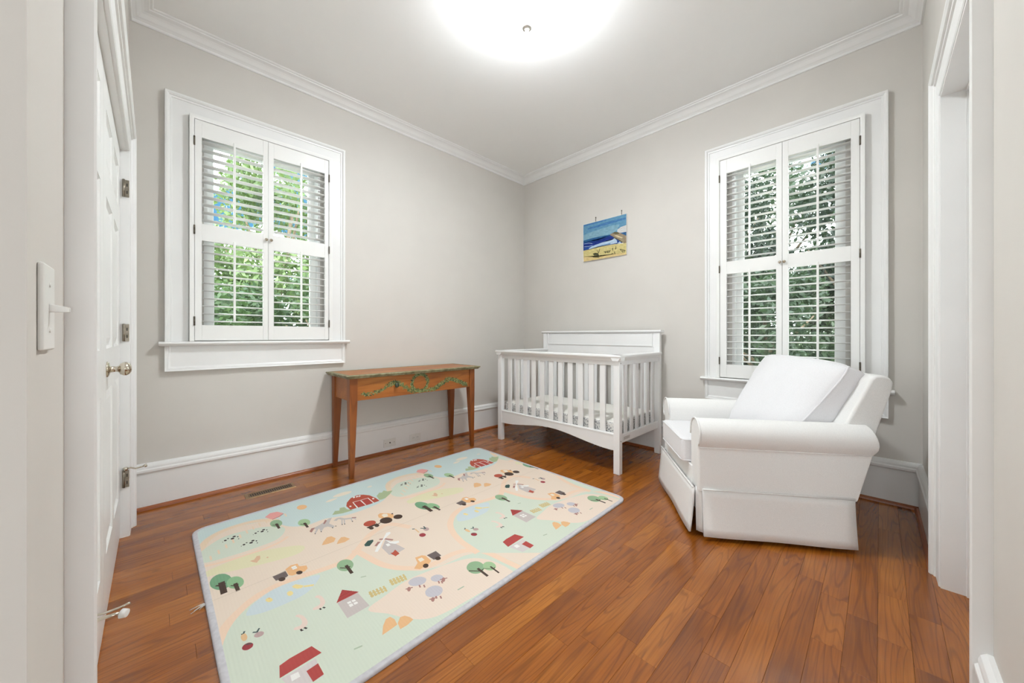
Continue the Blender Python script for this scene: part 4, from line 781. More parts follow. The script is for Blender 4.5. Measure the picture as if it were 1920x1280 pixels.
PAINT = """
p_sky 2274,2276 1767,2278 1767,2086 2274,2093
p_sky_light 2269,2163 2173,2179 2028,2189 1927,2196 1842,2188 1872,2129 1952,2112 2093,2111 2269,2104
p_sky_deep 2214,2228 2093,2237 1952,2245 1771,2243 1771,2226 1933,2219 2093,2214 2227,2213
p_sky_deep 2269,2272 2119,2272 1990,2271 1990,2262 2132,2260 2269,2258
p_cloud 1866,2139 1830,2158 1767,2166 1767,2097 1812,2095 1866,2114
p_sea_far 2274,2105 2159,2112 1952,2106 1767,2099 1767,2043 2274,2069
p_sea 2274,2081 2093,2077 1946,2099 1842,2057 1812,1997 2028,2002 2159,1997 2274,1995
p_sea_deep 2269,2057 2119,2065 1933,2086 1902,2063 2028,2048 2159,2031 2269,2027
p_foam 2262,2065 2207,2064 2160,2050 2158,2054 2207,2068 2262,2069
p_foam 2262,2033 2200,2028 2159,2029 2159,2033 2200,2032 2262,2037
p_foam 2203,2010 2159,2026 2119,2030 2054,2041 1977,2044 1927,2046 1896,2062 1872,2036 1866,2007 1952,2006 2028,2008 2119,2007 2200,1998
p_wave 2119,2010 2067,2015 1990,2018 1939,2020 1946,2008 2028,2011
p_foam 1866,2001 1836,2018 1824,1997
p_cliff 1952,2106 1921,2117 1866,2117 1818,2091 1767,2059 1767,1978 1795,1989 1842,2030 1902,2069 1933,2091
p_cliff_dark 1921,2117 1890,2124 1854,2111 1842,2095 1884,2098
p_cliff_lite 1902,2091 1866,2084 1806,2050 1818,2044 1872,2068
p_cliff_dark 1904,2066 1856,2035 1809,1996 1803,2002 1852,2041 1900,2072
p_sand 2274,1995 2200,1995 2028,2002 1902,2000 1767,1986 1767,1863 2269,1865
p_sand_warm 2269,1927 2093,1899 1902,1898 1767,1892 1767,1863 2269,1865
p_chair 2153,1943 2126,1948 2086,1938 2076,1905 2113,1911 2139,1921
p_chair 2105,1974 2088,1943 2084,1945 2101,1976
p_chair 2073,1982 2086,1939 2080,1937 2067,1980
p_chair 2153,1903 2120,1898 2077,1888 2075,1894 2118,1904 2153,1909
p_chair 2021,1939 1939,1939 1939,1945 2021,1945
p_chair 2005,1942 2002,1922 1996,1922 1999,1942
p_chair 1980,1940 1977,1920 1971,1920 1974,1940
p_chair 1954,1943 1966,1920 1962,1918 1950,1941
p_chair 2012,1929 1946,1927 1946,1933 2012,1935
p_chair 1921,1967 1921,1933 1915,1933 1915,1967
p_chair 1927,1951 1909,1951 1909,1957 1927,1957
p_chair 1884,1977 1887,1942 1881,1942 1878,1977
p_chair 1892,1948 1874,1953 1876,1959 1894,1954
p_chair 1932,1900 1914,1905 1916,1911 1934,1906
p_chair 1902,1924 1893,1895 1887,1897 1896,1926
p_chair 1840,1934 1778,1912 1776,1918 1838,1940
p_chair 1832,1928 1808,1899 1804,1903 1828,1932
p_chair 1809,1925 1804,1899 1798,1901 1803,1927
p_chair 1786,1917 1792,1899 1786,1897 1780,1915
p_chair 2067,1904 2044,1906 2044,1912 2067,1910
"""

# ------------------------------------------------------------------ play mat
def clip(poly, cv):
    out = poly
    for i in range(len(cv)):
        ax, ay = cv[i]; bx, by = cv[(i + 1) % len(cv)]; src = out; out = []
        if not src: return []
        side = lambda p: (bx - ax) * (p[1] - ay) - (by - ay) * (p[0] - ax)
        for j in range(len(src)):
            p, q = src[j - 1], src[j]; sp, sq = side(p), side(q)
            if (sp >= 0) != (sq >= 0):
                t_ = sp / (sp - sq); out.append((p[0] + (q[0] - p[0]) * t_, p[1] + (q[1] - p[1]) * t_))
            if sq >= 0: out.append(q)
    return out
def rrect(cs, r, n=6):
    """rounded polygon from ccw corners"""
    out = []
    for i in range(len(cs)):
        p0, p1, p2 = Vector(cs[i - 1]), Vector(cs[i]), Vector(cs[(i + 1) % len(cs)])
        d0 = (p0 - p1).normalized(); d1_ = (p2 - p1).normalized()
        a, b = p1 + d0 * r, p1 + d1_ * r
        for k in range(n + 1):
            t_ = k / n; q = a * (1 - t_) ** 2 + p1 * 2 * t_ * (1 - t_) + b * t_ ** 2; out.append((q.x, q.y))
    return out
corners = [(.144, 1.108), (2.197, 1.158), (2.190, 2.690), (.140, 2.628)]
outl = rrect(corners, .075, 8)
matt = empty('play_mat', (1.16, 1.9, 0), 0, 'large foam play mat printed with pastel farm scenes, lying on the wood floor', 'play mat'); om = Vector(matt.location)
MH = .0125
mb = MB()
rings = [(-.000, .0005), (-.0015, .004), (-.0005, .010), (-.006, MH), (-.018, MH + .0005), (-.022, MH - .001)]
of = offs(outl, True); n = len(outl); vs = []
for w_, z in rings: vs += [(outl[i][0] + of[i][0] * -w_, outl[i][1] + of[i][1] * -w_, z) for i in range(n)]
fs = [[j * n + i, j * n + (i + 1) % n, (j + 1) * n + (i + 1) % n, (j + 1) * n + i] for j in range(len(rings) - 1) for i in range(n)]
mb.add(vs, fs, 0, True); mb.add(vs[:n], [list(range(n))[::-1]]); child(mb, 'edge_binding', M['matbase'], matt, om)
inner = [(outl[i][0] + of[i][0] * .0215, outl[i][1] + of[i][1] * .0215) for i in range(n)]
inner_ccw = inner
mb = MB(); mb.add([(x, y, MH - .0012) for x, y in inner], [list(range(n))]); child(mb, 'foam_surface', PM['base'], matt, om, fix=False)
PER = .986; ZP = MH - .0010
items = []
for ln in PRINT.strip().splitlines():
    p = ln.split(); items.append((p[0], [tuple(int(q) / 1000 for q in c.split(',')) for c in p[1:]]))
mats = sorted({i[0].strip('~') for i in items} | {'fold'}); mi = {k: i for i, k in enumerate(mats)}
mb = MB(); placed = []
bgk = {'sky', 'mint', 'peach', 'yellow', 'pond', 'cream', 'fence'}
def put(col, poly):
    if col[0] == '~':      # a stroke: strip of quads, neighbours a hair apart in height
        h_ = len(poly) // 2; R_ = poly[h_:][::-1]; parts = [[poly[i], poly[i + 1], R_[i + 1], R_[i]] for i in range(h_ - 1)]
    else: parts = [poly]
    cl = []
    for p_ in parts:
        q = clip(p_, inner_ccw); clean = []
        for p in q:
            if not clean or (p[0] - clean[-1][0]) ** 2 + (p[1] - clean[-1][1]) ** 2 > 1e-8: clean.append(p)
        if len(clean) >= 3: cl.append(clean)
    if not cl: return
    al = [p for c_ in cl for p in c_]
    bb = (min(p[0] for p in al), max(p[0] for p in al), min(p[1] for p in al), max(p[1] for p in al)); ly = 0
    for b_, l_ in placed:
        if l_ >= ly and b_[0] <= bb[1] and b_[1] >= bb[0] and b_[2] <= bb[3] and b_[3] >= bb[2]: ly = l_ + 1
    placed.append((bb, ly))
    for ci, clean in enumerate(cl):
        z = ZP + ly * .00004 + (ci % 2) * .000015
        bmt = bmesh.new(); vv = [bmt.verts.new((x, y, 0)) for x, y in clean]
        try: f = bmt.faces.new(vv)
        except ValueError: bmt.free(); continue
        bmesh.ops.triangulate(bmt, faces=[f], ngon_method='EAR_CLIP'); bmt.verts.index_update(); tri = []
        for f in bmt.faces:
            ids = [v.index for v in f.verts]; a, b_, c_ = [clean[i] for i in ids]
            if (b_[0] - a[0]) * (c_[1] - a[1]) - (b_[1] - a[1]) * (c_[0] - a[0]) < 0: ids = ids[::-1]
            tri.append(ids)
        bmt.free(); mb.add([(x, y, z) for x, y in clean], tri, mi[col.strip('~')])
skew = lambda x, y, k: (x + k * PER, y + (x + k * PER - .3) * .006)
for bgpass in (True, False):
    for k in (-1, 0, 1, 2):
        for col, poly in items:
            if (col.strip('~') in bgk) == bgpass and not (k == -1 and col not in ('wall_pale', 'roof')) : put(col, [skew(x, y, k) for x, y in poly])
put('fold', [(.15, 1.868), (2.19, 1.906), (2.19, 1.908), (.15, 1.870)])
print('print tris', len(mb.f), 'layers', max(l for _, l in placed))
child(mb, 'printed_farm_scene', [PM[k] for k in mats], matt, om, fix=False)
mb = MB()
for i in range(7):
    a = math.pi + (i - 3) * .16; l_ = .03 + .012 * (i % 3)
    mb.tube([(.150, 1.872, .004), (.150 + math.cos(a) * l_ * .5, 1.872 + math.sin(a) * l_ * .6, .010), (.150 + math.cos(a) * l_, 1.872 + math.sin(a) * l_, .003)], .0011, 5)
child(mb, 'loose_threads', M['thread'], matt, om)

# ------------------------------------------------------------------ painting
t = empty('beach_painting', (B, 2.022, 2.077), 0, 'small unframed canvas painting of a beach with blue sea hanging on the wall', 'painting'); ot = Vector(t.location)
ya, yb, za, zb = 1.766, 2.278, 1.874, 2.280
mb = MB(); mb.box(B - .017, B - .003, ya, yb, za, zb); child(mb, 'canvas', PM['white'], t, ot)
pit = []
for ln in PAINT.strip().splitlines():
    p = ln.split(); pit.append((p[0], [tuple(int(q) / 1000 for q in c.split(',')) for c in p[1:]]))
mats = sorted({i[0] for i in pit}); mb = MB(); rc = [(ya, za), (yb, za), (yb, zb), (ya, zb)]
for i, (c_, poly) in enumerate(pit):
    q = clip(poly, rc)
    if len(q) < 3: continue
    bmt = bmesh.new(); f = bmt.faces.new([bmt.verts.new((x, y, 0)) for x, y in q]); bmesh.ops.triangulate(bmt, faces=[f], ngon_method='EAR_CLIP'); bmt.verts.index_update()
    tri = [[v.index for v in f.verts] for f in bmt.faces]; bmt.free()
    mb.add([(B - .0171 - i * .00004, x, y) for x, y in q], tri, mats.index(c_))
child(mb, 'painted_beach', [PM[k] for k in mats], t, ot, fix=False)
for y in (1.825, 2.125):
    mb = MB(); z = zb
    mb.tube([(B - .004, y, z - .004), (B - .006, y, z + .016), (B - .010, y, z + .020), (B - .006, y, z + .026), (B - .003, y, z + .046)], .0026, 8)
    mb.tube([(B - .002, y, z + .044), (B - .009, y, z + .048)], .005, 8); child(mb, 'hanging_clip', M['dark_hinge'], t, ot)

# ------------------------------------------------------------------ crib
t = empty('baby_crib', (2.90, 2.10, 0), 0, 'white wooden slatted baby crib with solid headboard in the room corner', 'crib'); oc = Vector(t.location)
XF, XB, YL, YR = 2.530, 3.292, 2.776, 1.398       # outer faces; YL left end, YR right end
pw = .052
cb = lambda mb, nme, bev=.0025, m=M['crib'], par=t, off=oc: child(mb, nme, m, par, off, bev)
for y0 in (YR, YL - pw):
    mb = MB(); mb.box(XF, XF + .045, y0, y0 + pw, 0, .872); cb(mb, 'post')
    mb = MB(); mb.box(XB - .040, XB, y0, y0 + pw, 0, 1.098); cb(mb, 'post')
TYZ = lambda p, q, r: (r, p, q)
# front: top rail with moulded cap, slats, arched bottom apron
CPF = [(-.002, .872), (-.006, .884), (-.014, .894), (-.020, .900), (-.022, .905), (-.022, .914), (-.018, .920), (.052, .920), (.055, .914), (.050, .905), (.047, .872)]
mb = MB(); mb.prism([(XF + p, q) for p, q in CPF], YR - .018, YL + .018, lambda p, q, r: (p, r, q)); cb(mb, 'top_rail', .001)
mb = MB(); mb.box(XF + .010, XF + .036, YR + pw, YL - pw, .838, .873); cb(mb, 'rail')
yi0, yi1 = YR + pw, YL - pw
ns = 11; pit_ = (yi1 - yi0) / (ns + 1)
for i in range(ns):
    y = yi0 + pit_ * (i + 1); mb = MB(); mb.box(XF + .016, XF + .030, y - .0245, y + .0245, .295, .842); cb(mb, 'slat', .003)
poly = [(yi0, .308), (yi0, .180)]
m_ = 20
for k in range(m_ + 1):
    u = k / m_; y = yi0 + .02 + (yi1 - yi0 - .04) * u; e_ = min(u, 1 - u) / .5; s_ = e_ * e_ * (3 - 2 * e_); poly.append((y, .178 + .062 * s_))
poly += [(yi1, .180), (yi1, .308)]
mb = MB(); mb.prism(poly[::-1], XF + .006, XF + .032, TYZ); cb(mb, 'front_apron', .0015)
mb = MB(); mb.box(XF + .003, XF + .034, yi0, yi1, .293, .306); cb(mb, 'rail', .002)
# ends
for ye in (YR, YL - pw):
    yc = ye + pw / 2; out_ = -1 if ye == YR else 1
    mb = MB(); pr_ = [(-.032, .884), (-.040, .894), (-.046, .902), (-.047, .914), (-.044, .920), (.044, .920), (.047, .914), (.046, .902), (.040, .894), (.032, .884), (.026, .872), (-.026, .872)]
    mb.prism([(yc + p * .98, q) for p, q in pr_], XF - .018, XB - .038, lambda p, q, r: (r, p, q)); cb(mb, 'top_rail', .001)
    mb = MB(); mb.box(XF + .045, XB - .04, yc - .013, yc + .013, .838, .873); cb(mb, 'rail')
    x0, x1 = XF + .045, XB - .040; k = 6
    for i in range(k):
        x = x0 + (x1 - x0) * (i + 1) / (k + 1); mb = MB(); mb.box(x - .021, x + .021, yc - .007, yc + .007, .285, .842); cb(mb, 'slat', .003)
    mb = MB(); mb.box(x0, x1, yc - .013, yc + .013, .232, .296); cb(mb, 'rail')
# warning label on the near end rail
mb = MB(); mb.box(2.62, 2.72, YR + pw / 2 - .0135, YR + pw / 2 - .0131, .250, .276); lb = cb(mb, 'sticker', 0, M['plastic'])
mb = MB()
for r_ in range(4):
    for c_ in range(9): mb.box(2.624 + c_ * .0105, 2.631 + c_ * .0105 - (.002 if (r_ + c_) % 3 == 0 else 0), YR + pw / 2 - .0138, YR + pw / 2 - .01355, .253 + r_ * .0058, .2555 + r_ * .0058)
o = mb.build('fine_print', PM['cargo'], lb); o.matrix_parent_inverse = Matrix.Translation(-oc) @ Matrix.Translation(oc)
# bolts on the near front post
for z in (.855, .255):
    mb = MB(); mb.lathe([(.004, -.0008), (.004, .0005)], (XF + .022, YR, z), 'Y', 8); cb(mb, 'bolt', 0, M['dark_hinge'])
# back panel / headboard
mb = MB()
mb.box(XB - .032, XB - .010, yi0 - .002, yi1 + .002, .90, 1.098); mb.box(XB - .036, XB - .032, yi0 + .03, yi1 - .03, .984, 1.086)
cb(mb, 'headboard_panel', .0015)
mb = MB()
for a in ((yi0 + .028, yi1 - .028, .970, .984), ): mb.box(XB - .041, XB - .032, *a)
mb.box(XB - .041, XB - .032, yi0 + .016, yi0 + .030, .970, 1.098); mb.box(XB - .041, XB - .032, yi1 - .030, yi1 - .016, .970, 1.098); cb(mb, 'headboard_moulding', .002)
mb = MB(); mb.prism([(XB + p, q) for p, q in [(-.056, 1.112), (-.054, 1.104), (-.042, 1.096), (.008, 1.096), (.018, 1.104), (.020, 1.112), (.016, 1.120), (-.052, 1.120)]], YR - .016, YL + .016, lambda p, q, r: (p, r, q)); cb(mb, 'headboard_cap', .001)
mb = MB(); mb.box(XB - .033, XB - .008, yi0, yi1, .845, .90); cb(mb, 'rail')
for i in range(ns):
    y = yi0 + pit_ * (i + 1); mb = MB(); mb.box(XB - .027, XB - .013, y - .0245, y + .0245, .29, .848); cb(mb, 'slat', .003)
mb = MB(); mb.box(XB - .033, XB - .008, yi0, yi1, .225, .296); cb(mb, 'rail')
mb = MB(); mb.box(XF + .040, XB - .040, YR + .045, YL - .045, .245, .257); cb(mb, 'mattress_support')
# mattress with printed fitted sheet : its own thing, lies in the crib
m = fabric('printed_sheet_top', rgb(232, 229, 222), rgb(238, 236, 230), 700, .15)
ms = mat('printed_sheet_side', rgb(225, 223, 218), .85); nt = ms.node_tree; b = nt.nodes['Principled BSDF']
tc_ = N(nt, 'ShaderNodeTexCoord'); mp_ = N(nt, 'ShaderNodeMapping'); mp_.inputs['Scale'].default_value = (42, 42, 42); vo = N(nt, 'ShaderNodeTexVoronoi'); vo.inputs['Scale'].default_value = 1
nz_ = N(nt, 'ShaderNodeTexNoise'); nz_.inputs['Scale'].default_value = 2.6; nz_.inputs['Detail'].default_value = 2
rr = N(nt, 'ShaderNodeValToRGB'); rr.color_ramp.elements[0].position = .40; rr.color_ramp.elements[1].position = .52; rr.color_ramp.elements[0].color = rgb(146, 146, 150); rr.color_ramp.elements[1].color = rgb(228, 226, 222)
nt.links.new(tc_.outputs['Object'], mp_.inputs[0]); nt.links.new(mp_.outputs[0], nz_.inputs['Vector']); nt.links.new(nz_.outputs[0], rr.inputs[0]); nt.links.new(rr.outputs[0], b.inputs['Base Color'])
mb = MB(); X0_, X1_, Y0_, Y1_ = XF + .048, XB - .046, YR + .058, YL - .058
mb.box(X0_, X1_, Y0_, Y1_, .258, .388)
q = mb.build('crib_mattress', [m, ms], None, .022, 4)
for p in q.data.polygons: p.material_index = 0 if abs(p.normal.z) > .5 else 1
q.location = (0, 0, 0); tag(q, 'crib mattress in a fitted sheet with a small grey print, inside the crib', 'mattress')

# ------------------------------------------------------------------ console table
TX0, TX1, TYF, TYB = 1.029, 2.208, 2.757, 3.138
t = empty('console_table', ((TX0 + TX1) / 2, 2.95, 0), 0, 'narrow pine console table with green painted edge and painted leaf garland', 'table'); ot = Vector(t.location)
ct = lambda mb, nme, m=M['pine'], bev=.0015, par=t: child(mb, nme, m, par, ot, bev)
zt = .775
mb = MB(); mb.box(TX0 - .018, TX1 + .018, TYF - .022, TYB + .006, zt - .003, zt); tp = ct(mb, 'tabletop')
mb = MB()
prf = [(-.004, zt - .026), (.006, zt - .026), (.011, zt - .021), (.013, zt - .015), (.019, zt - .012), (.023, zt - .006), (.022, zt - .001), (.017, zt + .0006), (-.012, zt + .0006)]
sweep(mb, [(TX0 - .016, TYB + .006), (TX1 + .016, TYB + .006), (TX1 + .016, TYF - .020), (TX0 - .016, TYF - .020)], [(w_ * 1.0, z) for w_, z in prf], TZ, closed=True)
# top slab body under
mb.box(TX0 - .014, TX1 + .014, TYF - .018, TYB + .004, zt - .022, zt - .0035)
o = ct(mb, 'moulded_edge', M['green_edge'], 0)
for ix, x in enumerate((TX0, TX1)):
    for iy, y in enumerate((TYF, TYB)):
        sx_, sy_ = (1 if ix == 0 else -1), (1 if iy == 0 else -1); wt, wb = .058, .030; mb = MB()
        lv = [(wt, zt - .022), (wt, .575), (wb, 0)]; vs = []
        for w_, z in lv:
            for a, c in ((0, 0), (w_, 0), (w_, w_), (0, w_)): vs.append((x + sx_ * a + (sx_ * .004 if z == 0 else 0), y + sy_ * c + (sy_ * .003 if z == 0 else 0), z))
        mb.add(vs, [(j * 4 + i, j * 4 + (i + 1) % 4, (j + 1) * 4 + (i + 1) % 4, (j + 1) * 4 + i) for j in (0, 1) for i in range(4)] + [(0, 1, 2, 3), (8, 9, 10, 11)])
        ct(mb, 'leg', M['pine_leg'], .002)
mb = MB(); mb.box(TX0 + .058, TX1 - .058, TYF + .008, TYF + .026, .577, zt - .022); ap = ct(mb, 'front_apron')
mb = MB(); mb.box(TX0 + .058, TX1 - .058, TYB - .026, TYB - .008, .577, zt - .022); ct(mb, 'back_apron')
for x in (TX0 + .008, TX1 - .026):
    mb = MB(); mb.box(x, x + .018, TYF + .058, TYB - .058, .577, zt - .022); ct(mb, 'side_apron')
mb = MB(); mb.lathe([(.008, -.0), (.008, -.010), (.015, -.014), (.019, -.020), (.017, -.027), (.008, -.031)], (1.398, TYF + .008, .668), 'Y', 18); ct(mb, 'knob', M['green_knob'], 0)
# painted garland and wreath
mb = MB(); rg = random.Random(3); lyr = [0]
def leafq(x, z, a, l_, wd, mi_):
    pts = []
    for p, q in ((-l_, 0), (-.3 * l_, wd), (.4 * l_, wd * .8), (l_, 0), (.4 * l_, -wd * .8), (-.3 * l_, -wd)):
        pts.append((x + p * math.cos(a) - q * math.sin(a), z + p * math.sin(a) + q * math.cos(a)))
    lyr[0] += 1; y = TYF + .0078 - lyr[0] * 1.2e-6
    if min(p[1] for p in pts) < .578: return
    mb.add([(px_, y, pz) for px_, pz in pts], [list(range(6))], mi_)
gp = [(1.118, .622), (1.20, .618), (1.27, .640), (1.34, .676), (1.395, .690), (1.45, .664), (1.51, .622), (1.57, .600), (1.625, .592), (1.70, .592), (1.765, .600), (1.82, .630), (1.875, .662), (1.93, .676), (2.0, .655), (2.067, .620), (2.12, .606)]
for i in range(len(gp) - 1):
    for j in range(40):
        u = (j + rg.random()) / 40; x = gp[i][0] + (gp[i + 1][0] - gp[i][0]) * u; z = gp[i][1] + (gp[i + 1][1] - gp[i][1]) * u
        sp = .018 if i > 2 else .012
        if i < 3 and rg.random() < .35: continue
        leafq(x + rg.uniform(-.006, .006), z + rg.uniform(-sp, sp), rg.uniform(0, 6.28), rg.uniform(.0085, .014), rg.uniform(.0034, .0055), rg.choice((0, 0, 1, 2)))
for j in range(340):
    a = rg.uniform(0, 6.28); r_ = .076 + rg.uniform(-.011, .011)
    leafq(1.618 + r_ * math.cos(a), .667 + r_ * .95 * math.sin(a), a + 1.57 + rg.uniform(-1, 1), rg.uniform(.0085, .014), rg.uniform(.0034, .0055), rg.choice((0, 0, 1, 2)))
o = mb.build('painted_garland', [M['leafA'], M['leafB'], M['leafC']], ap, fix=False)

# ------------------------------------------------------------------ armchair (local frame: x along the front, y = -depth)
CA = math.radians(35.5); t = empty('armchair', (2.035, .70, 0), CA, 'white slipcovered armchair with rolled arms and pleated skirt before the window', 'armchair')
TL = lambda u, v, z: (u, -v, z)
lean = lambda z: .765 + (max(z, .25) - .25) * .33
def cc(mb, nme, m=None, bev=0, seg=3, par=t, **k): return mb.build(nme, m or M['fabric'], par, bev, seg, **k)
UW = .745
mb = MB(); mb.box(.035, UW - .035, .05, .735, .10, .34, TL); cc(mb, 'base_frame', None, .01)
mb = MB(); mb.box(.09, UW - .09, .022, .06, .235, .352, TL); cc(mb, 'front_rail', None, .008)
mb = MB(); mb.lathe([(.20, .0), (.20, .02), (.05, .03), (.05, .11)], (UW / 2, -.40, 0), 'Z', 28); cc(mb, 'swivel_base', M['dark_under'])
def armprof(mir):
    P_ = [(.128, .24), (.130, .40), (.132, .52)]
    cx, cz, r = .052, .545, .078
    for k in range(15):
        a = math.radians(10 + 215 * k / 14); P_.append((cx + r * math.cos(a), cz + r * math.sin(a)))
    P_ += [(.006, .478), (.012, .468), (.010, .44), (.004, .34), (.002, .24)]
    return [((UW - p) if mir else p, q) for p, q in P_]
for mir in (False, True):
    mb = MB(); mb.prism(armprof(mir), .030, lambda p, q: lean(min(q, .50)) + .004 - .02 * max(0, (q - .50) / .12), lambda u, z, v: (u, -v, z), smooth=False)
    arm = cc(mb, 'arm', None, .012, 3)
    mb = MB()   # front panel welt of the arm
    pp = armprof(mir)[2:18]; path = [Vector((p, -.030, q)) for p, q in pp]
    mb.tube(path, .0045, 6); cc(mb, 'piping', None, 0, par=arm)
    mb = MB(); pp = [((UW - .008) if mir else .008, -v, .474) for v in (.04, .3, .6, .83)]; mb.tube(pp, .0035, 6); cc(mb, 'seam', None, 0, par=arm)
# backrest with outward-leaning slab
bp_ = [(.60, .30), (.645, .45), (.745, .64), (.828, .81), (.846, .850), (.866, .869), (.895, .872), (.930, .862), (.948, .838), (.940, .790), (.905, .68), (.842, .48), (.765, .25), (.70, .24)]
mb = MB(); mb.prism([(p, q) for p, q in bp_], .035, UW - .035, lambda v, z, u: (u, -v, z)); cc(mb, 'backrest', None, .018, 4)
# seat cushion
mb = MB(); mb.box(.138, UW - .138, -.015, .66, .350, .488, TL); cc(mb, 'seat_cushion', M['cushion'], .022, 4)
for z in (.361, .477):
    mb = MB(); mb.tube([TL(.139, .5, z), TL(.139, .03, z), TL(.142, .0, z), TL(.160, -.0135, z), TL(UW - .160, -.0135, z), TL(UW - .142, .0, z), TL(UW - .139, .03, z), TL(UW - .139, .5, z)], .0042, 6); cc(mb, 'piping', M['cushion'])
# skirt: panels flaring slightly, gap with a pleat insert at the front corners
def skirt(p0, p1, outn, nme='skirt_panel'):
    (u0, v0), (u1, v1) = p0, p1; mb = MB(); n = 14; rows = 6; vs = []; ztop, zbot = .258, .020
    for th_ in (0, .010):
        for r_ in range(rows + 1):
            f = r_ / rows; z = ztop + (zbot - ztop) * f; fl = .004 + .020 * f ** 1.4 - th_
            for k in range(n + 1):
                s_ = k / n; wv = .0035 * f * math.sin(s_ * 9 + u0 * 7 + v0 * 5)
                vs.append(TL(u0 + (u1 - u0) * s_ + outn[0] * (fl + wv), v0 + (v1 - v0) * s_ + outn[1] * (fl + wv), z))
    W_ = n + 1; off = (rows + 1) * W_; fs = []
    for base in (0, off):
        for r_ in range(rows):
            for k in range(n):
                q = [base + r_ * W_ + k, base + r_ * W_ + k + 1, base + (r_ + 1) * W_ + k + 1, base + (r_ + 1) * W_ + k]; fs.append(q)
    for r_ in range(rows):
        for k in (0, n): a = r_ * W_ + k; fs.append([a, a + W_, off + a + W_, off + a])
    for k in range(n):
        for r_ in (0, rows): a = r_ * W_ + k; fs.append([a, a + 1, off + a + 1, off + a])
    mb.add(vs, fs, 0, True); return cc(mb, nme, None)
g = .016
skirt((g, .012), (UW + .02 - g, .012), (0, -1)); skirt((-.0, .05), (-.0, .752), (-1, 0)); skirt((UW, .05), (UW, .752), (1, 0)); skirt((.02, .756), (UW - .02, .756), (0, 1))
for u0, v0, u1, v1, nn in ((.012, .052, .035, .026, (-.6, -.8)), (UW - .005, .052, UW - .028, .026, (.6, -.8))): skirt((u0, v0), (u1, v1), (nn[0] * -.4, nn[1] * -.4), 'pleat')
mb = MB(); mb.tube([TL(g, .008, .258), TL(UW + .02 - g, .008, .258)], .0045, 6); mb.tube([TL(-.004, .05, .258), TL(-.004, .752, .258)], .0045, 6)
mb.tube([TL(UW + .004, .05, .258), TL(UW + .004, .752, .258)], .0045, 6); cc(mb, 'skirt_welt')

# big loose back cushion: bulging faces, boxing band, piping
CU = empty('back_cushion', (2.035, .70, 0), CA, 'large plump white cushion leaning askew against the back of the armchair', 'cushion')
def V3(u, v, z): return Vector((u, -v, z))
c00, c10, c11, c01 = V3(.628, .405, .497), V3(.165, .525, .497), V3(.085, .800, .915), V3(.650, .660, .945)
NN = 26
nrm = (c10 - c00).cross(c01 - c00).normalized()
if nrm.y < 0: nrm = -nrm            # towards the front of the chair (+y local)
def surf(s_, t_, side):
    def sq(x): return x
    # round the corners in plan
    e = 1 - (abs(2 * s_ - 1) ** 5) * (abs(2 * t_ - 1) ** 5) * .05
    s2 = .5 + (s_ - .5) * e; t2 = .5 + (t_ - .5) * e
    # side edges bow out a little
    s2 += (s2 - .5) * .03 * (1 - (2 * t_ - 1) ** 2); t2 += (t2 - .5) * .03 * (1 - (2 * s_ - 1) ** 2)
    p = (c00 * (1 - s2) + c10 * s2) * (1 - t2) + (c01 * (1 - s2) + c11 * s2) * t2
    bul = (1 - (2 * s_ - 1) ** 6) * (1 - (2 * t_ - 1) ** 6)
    wr = noise.noise(Vector((s_ * 5, t_ * 4, side * 3))) * .010 + noise.noise(Vector((s_ * 14, t_ * 3, side * 5))) * .004
    dimp = -.03 * math.exp(-((s_ - .52) ** 2 / .012 + (t_ - .03) ** 2 / .02)) if side > 0 else 0
    if side > 0: return p + nrm * (.045 * bul + wr * bul + dimp)
    return p - nrm * (.165 + .006 * bul) + nrm * wr * bul
mb = MB(); n1 = NN + 1
fr_ = [surf(i / NN, j / NN, 1) for j in range(n1) for i in range(n1)]; bk_ = [surf(i / NN, j / NN, -1) for j in range(n1) for i in range(n1)]
q4 = [[j * n1 + i, j * n1 + i + 1, (j + 1) * n1 + i + 1, (j + 1) * n1 + i] for j in range(NN) for i in range(NN)]
mb.add(fr_, q4, 0, True); mb.add(bk_, [q[::-1] for q in q4], 0, True)
per = [(i, 0) for i in range(NN)] + [(NN, j) for j in range(NN)] + [(NN - i, NN) for i in range(NN)] + [(0, NN - j) for j in range(NN)]
cen = (c00 + c10 + c11 + c01) / 4; band = []; steps = 7
for k in range(steps + 1):
    f = k / steps
    for (i, j) in per:
        a, b_ = fr_[j * n1 + i], bk_[j * n1 + i]; p = a * (1 - f) + b_ * f; d_ = (p - cen); d_ -= nrm * d_.dot(nrm); d_.normalize()
        pk = noise.noise(p * 26) * .012 + noise.noise(Vector((p.x * 9, p.y * 9, p.z * 9))) * .008
        band.append(p + d_ * (math.sin(f * math.pi) * (.014 + pk)))
L_ = len(per)
mb.add(band, [[k * L_ + i, k * L_ + (i + 1) % L_, (k + 1) * L_ + (i + 1) % L_, (k + 1) * L_ + i] for k in range(steps) for i in range(L_)], 0, True)
o = mb.build('cushion_cover', M['cushion'], CU)
for src in (fr_, bk_):
    mb = MB(); path = [src[j * n1 + i] for (i, j) in per]; path.append(path[0]); path.append(path[1]); mb.tube(path, .0048, 6); mb.build('piping', M['cushion'], CU)

